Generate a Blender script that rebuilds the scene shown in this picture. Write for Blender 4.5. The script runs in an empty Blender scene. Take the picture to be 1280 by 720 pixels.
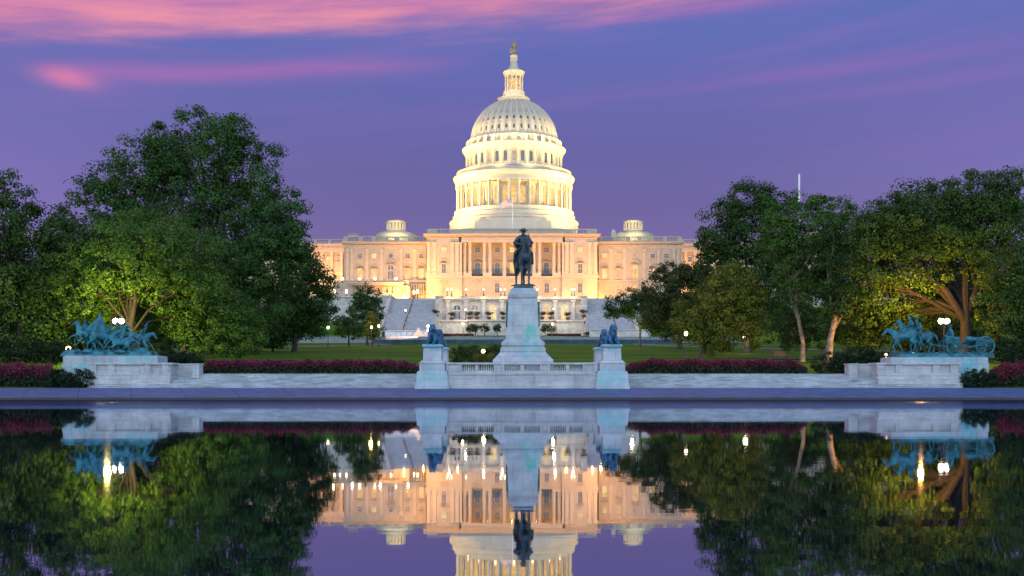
import bpy, bmesh, math, random
import numpy as np
from mathutils import Vector, Matrix
PI = math.pi
F, HZ, CH = 1376.0, 472.0, 1.65          # focal length in photo pixels, horizon row, eye height above the water
def X(px, d): return (px - 640.0) * d / F
def Z(py, d): return CH + (HZ - py) * d / F
def lin(*c):
    out = []
    for v in c:
        v = v / 255.0
        out.append(v / 12.92 if v <= 0.04045 else ((v + 0.055) / 1.055) ** 2.4)
    return tuple(out) + (1.0,)

scene = bpy.context.scene
COL = scene.collection
scene.render.engine = 'CYCLES'
# ------------------------------------------------------------------ camera
cam_d = bpy.data.cameras.new('camera'); cam = bpy.data.objects.new('camera', cam_d); COL.objects.link(cam)
cam.location = (0, 0, CH); cam.rotation_euler = (PI / 2, 0, 0)
cam_d.sensor_width = 36; cam_d.lens = F / 1280 * 36; cam_d.shift_y = (HZ - 360) / 1280
cam_d.clip_start = 0.1; cam_d.clip_end = 6000
scene.camera = cam
# ------------------------------------------------------------------ colour management, cycles
scene.view_settings.view_transform = 'Standard'
scene.view_settings.look = 'None'
scene.view_settings.exposure = 0.0
scene.view_settings.gamma = 1.0
scene.view_settings.use_curve_mapping = False
cy = scene.cycles
cy.use_denoising = True
cy.max_bounces = 6; cy.diffuse_bounces = 3; cy.glossy_bounces = 3; cy.transmission_bounces = 3; cy.transparent_max_bounces = 4
cy.sample_clamp_indirect = 4.0
cy.caustics_reflective = False; cy.caustics_refractive = False

# ------------------------------------------------------------------ node helper
class S:
    """A shader socket with arithmetic."""
    def __init__(s, nt, sock): s.nt = nt; s.k = sock
    def _m(s, op, *o, clamp=False):
        n = s.nt.nodes.new('ShaderNodeMath'); n.operation = op; n.use_clamp = clamp
        s.nt.links.new(s.k, n.inputs[0])
        for i, b in enumerate(o):
            if isinstance(b, S): s.nt.links.new(b.k, n.inputs[i + 1])
            else: n.inputs[i + 1].default_value = b
        return S(s.nt, n.outputs[0])
    def __add__(s, b): return s._m('ADD', b)
    def __sub__(s, b): return s._m('SUBTRACT', b)
    def __mul__(s, b): return s._m('MULTIPLY', b)
    def __truediv__(s, b): return s._m('DIVIDE', b)
    def __neg__(s): return s._m('MULTIPLY', -1.0)
    __radd__ = __add__; __rmul__ = __mul__
    def f(s, op, *o): return s._m(op, *o)
    def sat(s): return s._m('ADD', 0.0, clamp=True)
    def step(s, lo, hi):
        n = s.nt.nodes.new('ShaderNodeMapRange'); n.interpolation_type = 'SMOOTHSTEP'
        s.nt.links.new(s.k, n.inputs[0]); n.inputs[1].default_value = lo; n.inputs[2].default_value = hi
        return S(s.nt, n.outputs[0])
    def gauss(s, c, w):
        t = (s - c) / w
        return (t * t * -1.0)._m('EXPONENT')
def node(nt, typ, **kw):
    n = nt.nodes.new(typ)
    for k, v in kw.items(): setattr(n, k, v)
    return n
def xyz(nt, vec):
    n = nt.nodes.new('ShaderNodeSeparateXYZ'); nt.links.new(vec, n.inputs[0])
    return S(nt, n.outputs[0]), S(nt, n.outputs[1]), S(nt, n.outputs[2])
def comb(nt, x, y, z):
    n = nt.nodes.new('ShaderNodeCombineXYZ')
    for i, v in enumerate((x, y, z)):
        if isinstance(v, S): nt.links.new(v.k, n.inputs[i])
        else: n.inputs[i].default_value = v
    return n.outputs[0]
def noise(nt, vec, scale, detail=3, rough=0.55):
    n = nt.nodes.new('ShaderNodeTexNoise')
    if vec is not None: nt.links.new(vec, n.inputs['Vector'])
    n.inputs['Scale'].default_value = scale; n.inputs['Detail'].default_value = detail; n.inputs['Roughness'].default_value = rough
    return S(nt, n.outputs[0])
def mixc(nt, fac, a, b, mode='MIX'):
    n = nt.nodes.new('ShaderNodeMix'); n.data_type = 'RGBA'; n.blend_type = mode
    if isinstance(fac, S): nt.links.new(fac.k, n.inputs[0])
    else: n.inputs[0].default_value = fac
    for i, c in ((6, a), (7, b)):
        if isinstance(c, (tuple, list)): n.inputs[i].default_value = c if len(c) == 4 else tuple(c) + (1.0,)
        else: nt.links.new(c, n.inputs[i])
    return n.outputs[2]
def ramp(nt, fac, stops):
    n = nt.nodes.new('ShaderNodeValToRGB'); e = n.color_ramp.elements
    while len(e) < len(stops): e.new(0.5)
    for el, (p, c) in zip(e, stops): el.position = p; el.color = c
    nt.links.new(fac.k, n.inputs[0])
    return n.outputs[0]

# ------------------------------------------------------------------ world: dusk sky
SUN_EL, SUN_ROT = math.radians(1.5), math.radians(180)
wd = bpy.data.worlds.new('World'); scene.world = wd; wd.use_nodes = True
nt = wd.node_tree; nt.nodes.clear()
tc = node(nt, 'ShaderNodeTexCoord')
dx, dy, dz = xyz(nt, tc.outputs['Generated'])
el = dz.f('ARCSINE'); az = dx.f('ARCTAN2', dy)
SKY_STOPS = [(0.0, lin(158, 124, 176)), (0.09, lin(130, 112, 168)), (0.149, lin(114, 104, 161)), (0.195, lin(107, 103, 166)), (0.26, lin(104, 107, 177)),
             (0.31, lin(96, 112, 184)), (0.36, lin(88, 108, 182)), (0.6, lin(92, 122, 190)), (1.0, lin(130, 170, 220))]
base = ramp(nt, el, SKY_STOPS)
# paler towards both sides of the view near the horizon
side = az.f('ABSOLUTE').step(0.12, 0.55) * el.step(0.36, 0.05)
base = mixc(nt, side * 0.75, base, lin(140, 126, 202))
cl = comb(nt, az * 3.0, el * 26.0 - az * 2.2, 0.0)
n1 = noise(nt, cl, 1.6, 5, 0.6)
cl2 = comb(nt, az * 1.2, el * 14.0 - az * 1.5, 3.0)
n2 = noise(nt, cl2, 2.0, 4, 0.55)
# broad soft pink veils
veil = n2.step(0.46, 0.72) * el.step(0.12, 0.30) * 0.2
base = mixc(nt, veil, base, lin(168, 116, 190))
# bright band along the top, thinning to the east side
edge = (az + 0.1).f('MAXIMUM', 0.0) * 0.075 - az * az * 0.17 + 0.298
c1 = (el - edge + (n1 - 0.5) * 0.055).step(-0.006, 0.034)
c1 = c1 * (az * -1.0).step(-0.34, -0.14)
cc = mixc(nt, n1.step(0.35, 0.72), lin(200, 126, 176), lin(244, 152, 168))
base = mixc(nt, c1 * 0.92, base, cc)
# long thin streak with a bright knot at its west end
line = az * 0.075 + 0.282
c2 = (el - line + (n1 - 0.5) * 0.016).gauss(0.0, 0.0085) * (az * -1.0).step(0.0, 0.16) * (az + 0.0).step(-0.42, -0.36)
base = mixc(nt, c2 * 0.40, base, lin(196, 116, 184))
knot = (el - (az * -0.09 + 0.213) + (n1 - 0.5) * 0.008).gauss(0.0, 0.0075) * az.gauss(-0.384, 0.022)
base = mixc(nt, (knot * 0.85).sat(), base, lin(222, 130, 172))
for a_, e_, w_, s_ in ((0.18, 0.318, 0.007, 0.35), (0.30, 0.262, 0.006, 0.2), (0.36, 0.246, 0.006, 0.16)):
    c3 = (el - (az - a_) * 0.05 - e_ + (n1 - 0.5) * 0.012).gauss(0.0, w_) * az.gauss(a_, 0.13) * s_
    base = mixc(nt, c3, base, lin(178, 112, 186))
# the western half of the sky, behind the camera, is the bright half
west = (dy * -1.0).step(-0.35, 0.7)
wcol = ramp(nt, el, [(0.0, (1.6, 1.95, 2.35, 1)), (0.35, (1.45, 2.05, 2.75, 1)), (0.8, (0.62, 1.02, 1.6, 1)), (1.0, (0.30, 0.54, 1.0, 1))])
base = mixc(nt, west, base, wcol)
bg = node(nt, 'ShaderNodeBackground'); nt.links.new(base, bg.inputs[0]); bg.inputs[1].default_value = 1.0
sky = node(nt, 'ShaderNodeTexSky', sky_type='NISHITA'); sky.sun_disc = False
sky.sun_elevation = SUN_EL; sky.sun_rotation = SUN_ROT
bg2 = node(nt, 'ShaderNodeBackground'); nt.links.new(sky.outputs[0], bg2.inputs[0]); bg2.inputs[1].default_value = 0.05
# the day sky only where the sun went down (west)
add = node(nt, 'ShaderNodeMixShader')
nt.links.new((west * 0.15).k, add.inputs[0]); nt.links.new(bg.outputs[0], add.inputs[1]); nt.links.new(bg2.outputs[0], add.inputs[2])
wo = node(nt, 'ShaderNodeOutputWorld'); nt.links.new(add.outputs[0], wo.inputs[0])
# faint afterglow from low in the west
sd = bpy.data.lights.new('afterglow_sun', 'SUN'); sd.energy = 0.25; sd.angle = math.radians(35); sd.color = (0.8, 0.9, 1.0)
so = bpy.data.objects.new('afterglow_sun', sd); COL.objects.link(so)
so.rotation_euler = (math.radians(72), 0, math.radians(-14))

# ------------------------------------------------------------------ materials
def new_mat(name):
    m = bpy.data.materials.new(name); m.use_nodes = True
    nt = m.node_tree; nt.nodes.clear()
    o = node(nt, 'ShaderNodeOutputMaterial'); b = node(nt, 'ShaderNodeBsdfPrincipled')
    nt.links.new(b.outputs[0], o.inputs[0])
    return m, nt, b, o
def setc(nt, sock, c):
    if isinstance(c, (tuple, list)): sock.default_value = c if len(c) == 4 else tuple(c) + (1.0,)
    else: nt.links.new(c, sock)
def bump(nt, b, h, strength, dist=0.05):
    n = node(nt, 'ShaderNodeBump'); n.inputs['Strength'].default_value = strength; n.inputs['Distance'].default_value = dist
    nt.links.new(h.k, n.inputs['Height']); nt.links.new(n.outputs[0], b.inputs['Normal'])
def mat_plain(name, c, rough=0.6, metal=0.0, var=0.15, scale=2.0):
    m, nt, b, o = new_mat(name)
    g = node(nt, 'ShaderNodeNewGeometry')
    n = noise(nt, g.outputs['Position'], scale, 4)
    dark = tuple(v * (1 - var) for v in c[:3]); lite = tuple(min(1, v * (1 + var)) for v in c[:3])
    setc(nt, b.inputs['Base Color'], mixc(nt, n.step(0.3, 0.7), dark, lite))
    b.inputs['Roughness'].default_value = rough; b.inputs['Metallic'].default_value = metal
    return m
def mat_emit(name, c, s, var=0.0):
    m, nt, b, o = new_mat(name)
    b.inputs['Base Color'].default_value = (0.06, 0.05, 0.04, 1)
    setc(nt, b.inputs['Emission Color'], tuple(c[:3])); b.inputs['Emission Strength'].default_value = s
    if var:
        g = node(nt, 'ShaderNodeNewGeometry')
        n = noise(nt, g.outputs['Position'], 0.9, 2)
        nt.links.new((n.step(0.35, 0.65) * (s * var) + s * (1 - var * 0.5)).k, b.inputs['Emission Strength'])
    return m
def mat_stone(name, base, dirt=0.35, joints=None, stains=(), drips=0.5, bumpy=0.3, rough=0.75, level=0.0, cloud=1.0, waterline=0.0):
    """Pale stone: cloudy variation, vertical dirt runs, masonry joints and copper stains at given places."""
    m, nt, b, o = new_mat(name)
    g = node(nt, 'ShaderNodeNewGeometry'); pos = g.outputs['Position']
    px, py, pz = xyz(nt, pos)
    n = noise(nt, pos, 0.9, 5, 0.62)
    c = mixc(nt, n.step(0.3, 0.72), tuple(v * (1 - .2 * cloud) for v in base), tuple(min(0.9, v * (1 + .14 * cloud)) for v in base))
    run = noise(nt, comb(nt, px * 2.6, py * 2.6, pz * 0.32), 1.0, 4, 0.6)
    c = mixc(nt, run.step(0.52, 0.78) * drips, c, tuple(v * 0.42 for v in base))
    fine = noise(nt, pos, 7.0, 3, 0.6)
    c = mixc(nt, fine.step(0.5, 0.8) * dirt, c, tuple(v * 0.6 for v in base))
    h = fine
    if level:      # grime along the courses; on the steps these streaks paint in shade lines
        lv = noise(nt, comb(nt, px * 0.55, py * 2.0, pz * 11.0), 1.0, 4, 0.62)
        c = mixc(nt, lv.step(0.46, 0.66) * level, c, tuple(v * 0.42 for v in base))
    if joints:
        br = node(nt, 'ShaderNodeTexBrick'); nt.links.new(comb(nt, px + py * 0.37, pz, 0.0), br.inputs['Vector'])
        br.inputs['Scale'].default_value = 1.0; br.inputs['Brick Width'].default_value = joints[0]; br.inputs['Row Height'].default_value = joints[1]
        br.inputs['Mortar Size'].default_value = joints[2]; br.inputs['Mortar Smooth'].default_value = 0.2
        br.inputs['Color1'].default_value = (1, 1, 1, 1); br.inputs['Color2'].default_value = (0.86, 0.86, 0.88, 1); br.inputs['Mortar'].default_value = (0.42, 0.42, 0.45, 1)
        c = mixc(nt, 0.85, c, br.outputs['Color'], 'MULTIPLY')
    if waterline:  # brown tide mark on the wet edge
        c = mixc(nt, (pz + (n - 0.5) * 0.10).step(waterline + .03, waterline - .05) * 0.9, c, (0.060, 0.045, 0.040))
    for (sx, sy, sz, rx, rz, amt, col) in stains:
        ed = noise(nt, comb(nt, px * 1.5, py * 1.5, pz * 0.8), 1.3, 6, 0.72)
        q = ((px - sx) / rx).f('POWER', 2.0) + ((pz - sz) / rz).f('POWER', 2.0) + (ed - 0.5) * 6.0
        c = mixc(nt, q.step(1.3, -0.6) * amt, c, col)
    setc(nt, b.inputs['Base Color'], c); b.inputs['Roughness'].default_value = rough; b.inputs['Specular IOR Level'].default_value = 0.22
    bump(nt, b, h, bumpy, 0.03)
    return m
TEAL = (0.10, 0.46, 0.46)
M = {}
M['facade'] = mat_stone('sandstone_facade', (0.42, 0.33, 0.25), dirt=0.08, drips=0.05, bumpy=0.1, cloud=0.4)
M['trim'] = mat_stone('facade_trim', (0.47, 0.37, 0.28), dirt=0.08, drips=0.06, bumpy=0.1, cloud=0.4)
M['dome'] = mat_plain('dome_paint', (0.55, 0.455, 0.345), 0.55, var=0.05, scale=0.4)
M['domeroof'] = mat_plain('dome_ledge_metal', (0.34, 0.34, 0.38), 0.5, var=0.2, scale=0.5)
M['copper'] = mat_plain('copper_roof', (0.33, 0.32, 0.24), 0.55, var=0.2, scale=0.3)
M['terrace'] = mat_stone('terrace_marble', (0.59, 0.52, 0.45), dirt=0.2, joints=(2.4, 0.9, 0.025), drips=0.25, bumpy=0.15)
M['terrace_trim'] = mat_stone('terrace_trim', (0.63, 0.56, 0.48), dirt=0.2, drips=0.3, bumpy=0.15)
M['stairs'] = mat_stone('stair_granite', (0.46, 0.43, 0.43), dirt=0.3, drips=0.2, level=0.5)
M['glass'] = mat_plain('dark_glass', (0.07, 0.085, 0.11), 0.08, var=0.3, scale=0.6)
M['curtain'] = mat_plain('curtained_glass', (0.34, 0.26, 0.19), 0.35, var=0.25, scale=0.7)
M['lit'] = mat_emit('lit_window', (1.0, 0.56, 0.14), 0.95, 0.5)
M['litw'] = mat_emit('bright_window', (1.0, 0.68, 0.22), 1.05, 0.4)
M['lito'] = mat_emit('amber_window', (1.0, 0.50, 0.14), 0.95, 0.5)
M['globe'] = mat_emit('lamp_globe', (1.0, 0.80, 0.46), 6.0)
M['globe_hot'] = mat_emit('lamp_globe_hot', (1.0, 0.86, 0.58), 30.0)
M['globe_pink'] = mat_emit('lamp_globe_pink', (1.0, 0.60, 0.48), 7.0)
M['iron'] = mat_plain('black_iron', (0.018, 0.02, 0.022), 0.45)
M['patina'] = mat_plain('bronze_patina', (0.018, 0.145, 0.180), 0.6, var=0.55, scale=1.8)
M['lionpatina'] = mat_plain('lion_patina', (0.014, 0.105, 0.20), 0.55, var=0.7, scale=3.0)
M['bronze'] = mat_plain('dark_bronze', (0.022, 0.050, 0.068), 0.4, var=0.6, scale=2.5)
M['gold'] = mat_plain('freedom_bronze', (0.20, 0.17, 0.10), 0.5, var=0.3)
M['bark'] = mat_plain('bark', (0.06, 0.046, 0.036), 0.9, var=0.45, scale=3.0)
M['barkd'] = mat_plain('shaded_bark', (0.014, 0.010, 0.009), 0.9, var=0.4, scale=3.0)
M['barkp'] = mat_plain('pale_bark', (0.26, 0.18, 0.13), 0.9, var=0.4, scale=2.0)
M['pot'] = mat_plain('terracotta_pot', (0.10, 0.055, 0.05), 0.7)
M['white'] = mat_plain('white_paint', (0.75, 0.74, 0.73), 0.5)
M['fence'] = mat_plain('teal_fence_screen', (0.022, 0.060, 0.085), 0.7, var=0.35, scale=0.6)
M['wood'] = mat_plain('bench_wood', (0.28, 0.15, 0.10), 0.6)
M['path'] = mat_plain('path_asphalt', (0.15, 0.15, 0.16), 0.85, var=0.2, scale=0.8)
M['plaza'] = mat_plain('plaza_paving', (0.25, 0.24, 0.24), 0.8)
# memorial stone, with the copper run-off where the bronzes stand
M['stone'] = mat_stone('memorial_marble', (0.56, 0.54, 0.53), dirt=0.5, joints=(3.1, 0.9, 0.010), drips=0.6, level=0.35)
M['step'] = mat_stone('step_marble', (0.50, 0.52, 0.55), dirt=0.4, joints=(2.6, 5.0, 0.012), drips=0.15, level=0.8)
M['pedestal'] = mat_stone('pedestal_marble', (0.52, 0.53, 0.54), dirt=0.4, joints=(1.6, 0.85, 0.010), drips=0.5,
    stains=[(X(664, 93), 0, Z(417, 93), 0.7, 0.75, 0.8, (0.07, 0.50, 0.38)), (X(660, 93), 0, Z(436, 93), 1.3, 1.2, 0.45, TEAL), (X(650, 93), 0, Z(364, 93), 1.6, 0.4, 0.5, (0.16, 0.36, 0.40))])
M['lionstone_w'] = mat_stone('lion_pedestal_marble', (0.53, 0.53, 0.55), dirt=0.4, joints=(1.8, 0.75, 0.012), drips=0.4,
    stains=[(X(541, 88), 0, Z(472, 88), 2.0, 0.9, 0.45, (0.16, 0.52, 0.54)), (X(764, 88), 0, Z(473, 88), 2.0, 0.9, 0.5, (0.14, 0.52, 0.54)),
            (X(541, 88), 0, Z(433, 88), 1.6, 0.35, 0.8, (0.10, 0.36, 0.44)), (X(764, 88), 0, Z(433, 88), 1.6, 0.35, 0.8, (0.10, 0.36, 0.44))])
M['groupstone'] = mat_stone('group_pedestal_marble', (0.48, 0.49, 0.51), dirt=0.4, joints=(2.0, 0.7, 0.012), drips=0.6,
    stains=[(X(100, 90), 0, Z(459, 90), 2.6, 0.5, 0.6, TEAL), (X(165, 90), 0, Z(449, 90), 2.2, 0.7, 0.5, TEAL), (X(1222, 90), 0, Z(457, 90), 1.6, 0.9, 0.85, (0.10, 0.44, 0.52)), (X(1180, 90), 0, Z(447, 90), 3.0, 0.4, 0.6, (0.12, 0.42, 0.50))])
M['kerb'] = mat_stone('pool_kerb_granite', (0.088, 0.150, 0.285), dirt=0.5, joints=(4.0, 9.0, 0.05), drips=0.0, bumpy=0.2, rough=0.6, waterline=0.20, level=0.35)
def mat_leaf(name, dark, lite, trans=0.38):
    m, nt, b, o = new_mat(name)
    at = node(nt, 'ShaderNodeAttribute'); at.attribute_name = 'tint'
    c = mixc(nt, S(nt, at.outputs['Fac']), dark, lite)
    b.inputs['Roughness'].default_value = 0.55; b.inputs['Specular IOR Level'].default_value = 0.2
    setc(nt, b.inputs['Base Color'], c)
    t = node(nt, 'ShaderNodeBsdfTranslucent'); nt.links.new(c, t.inputs[0])
    mx = node(nt, 'ShaderNodeMixShader'); mx.inputs[0].default_value = trans
    nt.links.new(b.outputs[0], mx.inputs[1]); nt.links.new(t.outputs[0], mx.inputs[2]); nt.links.new(mx.outputs[0], o.inputs[0])
    return m
M['leaf_dark'] = mat_leaf('leaf_dark_green', (0.024, 0.058, 0.014), (0.076, 0.148, 0.028))
M['leaf_mid'] = mat_leaf('leaf_mid_green', (0.038, 0.092, 0.015), (0.108, 0.215, 0.032))
M['leaf_blue'] = mat_leaf('leaf_blue_green', (0.028, 0.076, 0.016), (0.086, 0.18, 0.034))
M['leaf_yel'] = mat_leaf('leaf_yellow_green', (0.07, 0.1, 0.012), (0.23, 0.235, 0.03))
M['leaf_brown'] = mat_leaf('leaf_brown_green', (0.034, 0.054, 0.014), (0.095, 0.115, 0.026))
M['leaf_lit'] = mat_leaf('leaf_warm_green', (0.028, 0.066, 0.011), (0.085, 0.15, 0.024))
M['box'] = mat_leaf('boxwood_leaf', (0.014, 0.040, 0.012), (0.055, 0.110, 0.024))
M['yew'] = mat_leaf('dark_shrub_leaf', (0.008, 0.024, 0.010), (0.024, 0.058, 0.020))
def mat_flower():
    m, nt, b, o = new_mat('crimson_flowers')
    at = node(nt, 'ShaderNodeAttribute'); at.attribute_name = 'tint'
    c = ramp(nt, S(nt, at.outputs['Fac']), [(0.0, (0.014, 0.034, 0.010, 1)), (0.40, (0.03, 0.04, 0.014, 1)), (0.46, (0.045, 0.004, 0.012, 1)), (1.0, (0.15, 0.007, 0.028, 1))])
    setc(nt, b.inputs['Base Color'], c); b.inputs['Roughness'].default_value = 0.7
    return m
M['flower'] = mat_flower()
def mat_lawn():
    m, nt, b, o = new_mat('lawn_grass')
    g = node(nt, 'ShaderNodeNewGeometry'); px, py, pz = xyz(nt, g.outputs['Position'])
    n = noise(nt, comb(nt, px * 0.05, py * 0.12, 0.0), 1.0, 5, 0.6)
    f = noise(nt, g.outputs['Position'], 3.0, 3)
    stripe = (py * 0.45 + px * 0.03).f('SINE') * 0.5 + 0.5
    c = mixc(nt, (n.step(0.32, 0.68) * 0.7 + stripe * 0.3).sat(), (0.030, 0.095, 0.008), (0.115, 0.190, 0.016))
    c = mixc(nt, f.step(0.45, 0.75) * 0.5, c, (0.02, 0.05, 0.012))
    setc(nt, b.inputs['Base Color'], c); b.inputs['Roughness'].default_value = 0.9; b.inputs['Specular IOR Level'].default_value = 0.05
    bump(nt, b, f, 0.5, 0.1)
    return m
M['lawn'] = mat_lawn()
def mat_water():
    m, nt, b, o = new_mat('pool_water'); nt.nodes.remove(b)
    g = node(nt, 'ShaderNodeNewGeometry'); px, py, pz = xyz(nt, g.outputs['Position'])
    gl = node(nt, 'ShaderNodeBsdfGlossy'); gl.inputs['Roughness'].default_value = 0.02; gl.inputs['Color'].default_value = (0.90, 0.92, 1.0, 1)
    df = node(nt, 'ShaderNodeBsdfDiffuse'); df.inputs['Color'].default_value = (0.002, 0.004, 0.016, 1)
    fr = node(nt, 'ShaderNodeFresnel'); fr.inputs['IOR'].default_value = 1.75
    h = noise(nt, comb(nt, px * 0.55, py * 1.5, 0.0), 1.0, 3, 0.5)
    h2 = noise(nt, comb(nt, px * 0.09, py * 0.35, 4.0), 1.0, 2, 0.5)
    bn = node(nt, 'ShaderNodeBump'); bn.inputs['Strength'].default_value = 0.035; bn.inputs['Distance'].default_value = 0.035
    # a breath of wind ruffles the far side of the pool, in patches
    far = (py + (noise(nt, comb(nt, px * 0.03, py * 0.10, 9.0), 1.0, 2) - 0.5) * 22.0).step(56.0, 78.0)
    h3 = noise(nt, comb(nt, px * 0.9, py * 4.0, 2.0), 1.0, 3, 0.6)
    nt.links.new((h * 0.7 + h2 * 1.2 + far * h3 * 5.0).k, bn.inputs['Height'])
    nt.links.new((far * 0.10 + 0.02).k, gl.inputs['Roughness'])
    nt.links.new(bn.outputs[0], gl.inputs['Normal'])
    mx = node(nt, 'ShaderNodeMixShader')
    nt.links.new(((S(nt, fr.outputs[0]) * 0.40 + 0.53) * (far * -0.62 + 1.0)).sat().k, mx.inputs[0])  # mirror share lowered towards the far side, painting the reflection darker there
    nt.links.new(df.outputs[0], mx.inputs[1]); nt.links.new(gl.outputs[0], mx.inputs[2]); nt.links.new(mx.outputs[0], o.inputs[0])
    return m
M['water'] = mat_water()

# ------------------------------------------------------------------ mesh helpers
WL = {}                                   # world origin of every object that parents something
class MB:
    def __init__(s): s.v = []; s.f = []
    def add(s, vs, fs):
        o = len(s.v); s.v += [tuple(v) for v in vs]; s.f += [tuple(i + o for i in f) for f in fs]; return s
    def box(s, x0, x1, y0, y1, z0, z1): return s.frus((x0, x1, y0, y1), z0, (x0, x1, y0, y1), z1)
    def frus(s, a, z0, b, z1):
        v = [(a[0], a[2], z0), (a[1], a[2], z0), (a[1], a[3], z0), (a[0], a[3], z0), (b[0], b[2], z1), (b[1], b[2], z1), (b[1], b[3], z1), (b[0], b[3], z1)]
        return s.add(v, [(3, 2, 1, 0), (4, 5, 6, 7), (0, 1, 5, 4), (1, 2, 6, 5), (2, 3, 7, 6), (3, 0, 4, 7)])
    def tier(s, cx, cy, prof):
        """Stack of rectangles (half x, half y, z), closed."""
        vs = []; fs = []
        for hx, hy, z in prof: vs += [(cx - hx, cy - hy, z), (cx + hx, cy - hy, z), (cx + hx, cy + hy, z), (cx - hx, cy + hy, z)]
        for k in range(len(prof) - 1):
            for i in range(4):
                j = (i + 1) % 4; fs.append((4 * k + i, 4 * k + j, 4 * k + 4 + j, 4 * k + 4 + i))
        e = 4 * (len(prof) - 1)
        return s.add(vs, fs + [(3, 2, 1, 0), (e, e + 1, e + 2, e + 3)])
    def lathe(s, prof, cx=0, cy=0, n=32, cap=True, ph=0.0):
        vs = []; fs = []
        for r, z in prof:
            for k in range(n):
                a = 2 * PI * k / n + ph; vs.append((cx + r * math.cos(a), cy + r * math.sin(a), z))
        for j in range(len(prof) - 1):
            for k in range(n):
                q = (k + 1) % n; fs.append((j * n + k, j * n + q, (j + 1) * n + q, (j + 1) * n + k))
        if cap: fs += [tuple(range(n - 1, -1, -1)), tuple((len(prof) - 1) * n + k for k in range(n))]
        return s.add(vs, fs)
    def prism(s, poly, y0, y1):
        n = len(poly); vs = [(x, y0, z) for x, z in poly] + [(x, y1, z) for x, z in poly]
        return s.add(vs, [tuple(range(n)), tuple(range(2 * n - 1, n - 1, -1))] + [(i, i + n, (i + 1) % n + n, (i + 1) % n) for i in range(n)])
    def prismx(s, poly, x0, x1):
        n = len(poly); vs = [(x0, y, z) for y, z in poly] + [(x1, y, z) for y, z in poly]
        return s.add(vs, [tuple(range(n - 1, -1, -1)), tuple(range(n, 2 * n))] + [(i, (i + 1) % n, (i + 1) % n + n, i + n) for i in range(n)])
    def ring(s, outer, inner, y0, y1):
        n = len(outer); vs = [(x, y0, z) for x, z in outer] + [(x, y0, z) for x, z in inner] + [(x, y1, z) for x, z in outer] + [(x, y1, z) for x, z in inner]
        fs = []
        for i in range(n):
            j = (i + 1) % n
            fs += [(i, j, n + j, n + i), (2 * n + i, 3 * n + i, 3 * n + j, 2 * n + j), (i, 2 * n + i, 2 * n + j, j), (n + i, n + j, 3 * n + j, 3 * n + i)]
        return s.add(vs, fs)
    def tube(s, pts, rs, n=8):
        pts = [Vector(p) for p in pts]; vs = []; fs = []
        for i, p in enumerate(pts):
            t = (pts[min(i + 1, len(pts) - 1)] - pts[max(i - 1, 0)]).normalized()
            u = t.cross(Vector((0, 0, 1)) if abs(t.z) < 0.9 else Vector((1, 0, 0))).normalized(); w = t.cross(u)
            for k in range(n):
                a = 2 * PI * k / n; vs.append(p + (u * math.cos(a) + w * math.sin(a)) * rs[i])
        for j in range(len(pts) - 1):
            for k in range(n):
                q = (k + 1) % n; fs.append((j * n + k, j * n + q, (j + 1) * n + q, (j + 1) * n + k))
        fs += [tuple(range(n - 1, -1, -1)), tuple((len(pts) - 1) * n + k for k in range(n))]
        return s.add(vs, fs)
    def ball(s, c, r, n=12, m=8, sq=1.0):
        prof = [(max(1e-3, r * math.sin(PI * j / m)), c[2] - r * sq * math.cos(PI * j / m)) for j in range(m + 1)]
        return s.lathe(prof, c[0], c[1], n)
    def wheel(s, c, r, t, w, spokes=12, hub=0.12):
        """Spoked wheel standing in the XZ plane."""
        n = 28; o = [(c[0] + r * math.cos(2 * PI * k / n), c[2] + r * math.sin(2 * PI * k / n)) for k in range(n)]
        i = [(c[0] + (r - t) * math.cos(2 * PI * k / n), c[2] + (r - t) * math.sin(2 * PI * k / n)) for k in range(n)]
        s.ring(o, i, c[1] - w / 2, c[1] + w / 2)
        for k in range(spokes):
            a = 2 * PI * k / spokes
            s.tube([c, (c[0] + (r - t * .5) * math.cos(a), c[1], c[2] + (r - t * .5) * math.sin(a))], [0.034, 0.028], 5)
        s.prism([(c[0] + hub * math.cos(2 * PI * k / 12), c[2] + hub * math.sin(2 * PI * k / 12)) for k in range(12)], c[1] - w * 1.6, c[1] + w * 1.6)
        return s
    def xf(s, mat):
        s.v = [tuple(mat @ Vector(v)) for v in s.v]; return s
    def build(s, name, mat, parent=None, smooth=False, off=None):
        me = bpy.data.meshes.new(name)
        if off is None: off = WL.get(parent.name, (0, 0, 0)) if parent else (0, 0, 0)
        me.from_pydata([(v[0] - off[0], v[1] - off[1], v[2] - off[2]) for v in s.v], [], s.f)
        bm = bmesh.new(); bm.from_mesh(me); bmesh.ops.recalc_face_normals(bm, faces=bm.faces); bm.to_mesh(me); bm.free()
        if smooth:
            me.polygons.foreach_set('use_smooth', [True] * len(me.polygons))
            try: me.set_sharp_from_angle(angle=math.radians(38))
            except Exception: pass
        me.materials.append(mat)
        return link(name, me, parent, off)
def link(name, me, parent=None, off=(0, 0, 0)):
    o = bpy.data.objects.new(name, me); COL.objects.link(o)
    if parent: o.parent = parent
    WL[o.name] = tuple(off)
    return o
def tag(o, label=None, cat=None, group=None, kind=None):
    for k, v in (('label', label), ('category', cat), ('group', group), ('kind', kind)):
        if v: o[k] = v
    return o
def thing(name, loc, label, cat, group=None):
    o = bpy.data.objects.new(name, None); COL.objects.link(o); o.location = loc; o.empty_display_size = 0.3
    WL[o.name] = tuple(loc); return tag(o, label, cat, group)
def copy_tree(o, parent=None):
    c = o.copy(); COL.objects.link(c)
    if parent: c.parent = parent
    for ch in [q for q in o.children]: copy_tree(ch, c)
    return c
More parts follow.
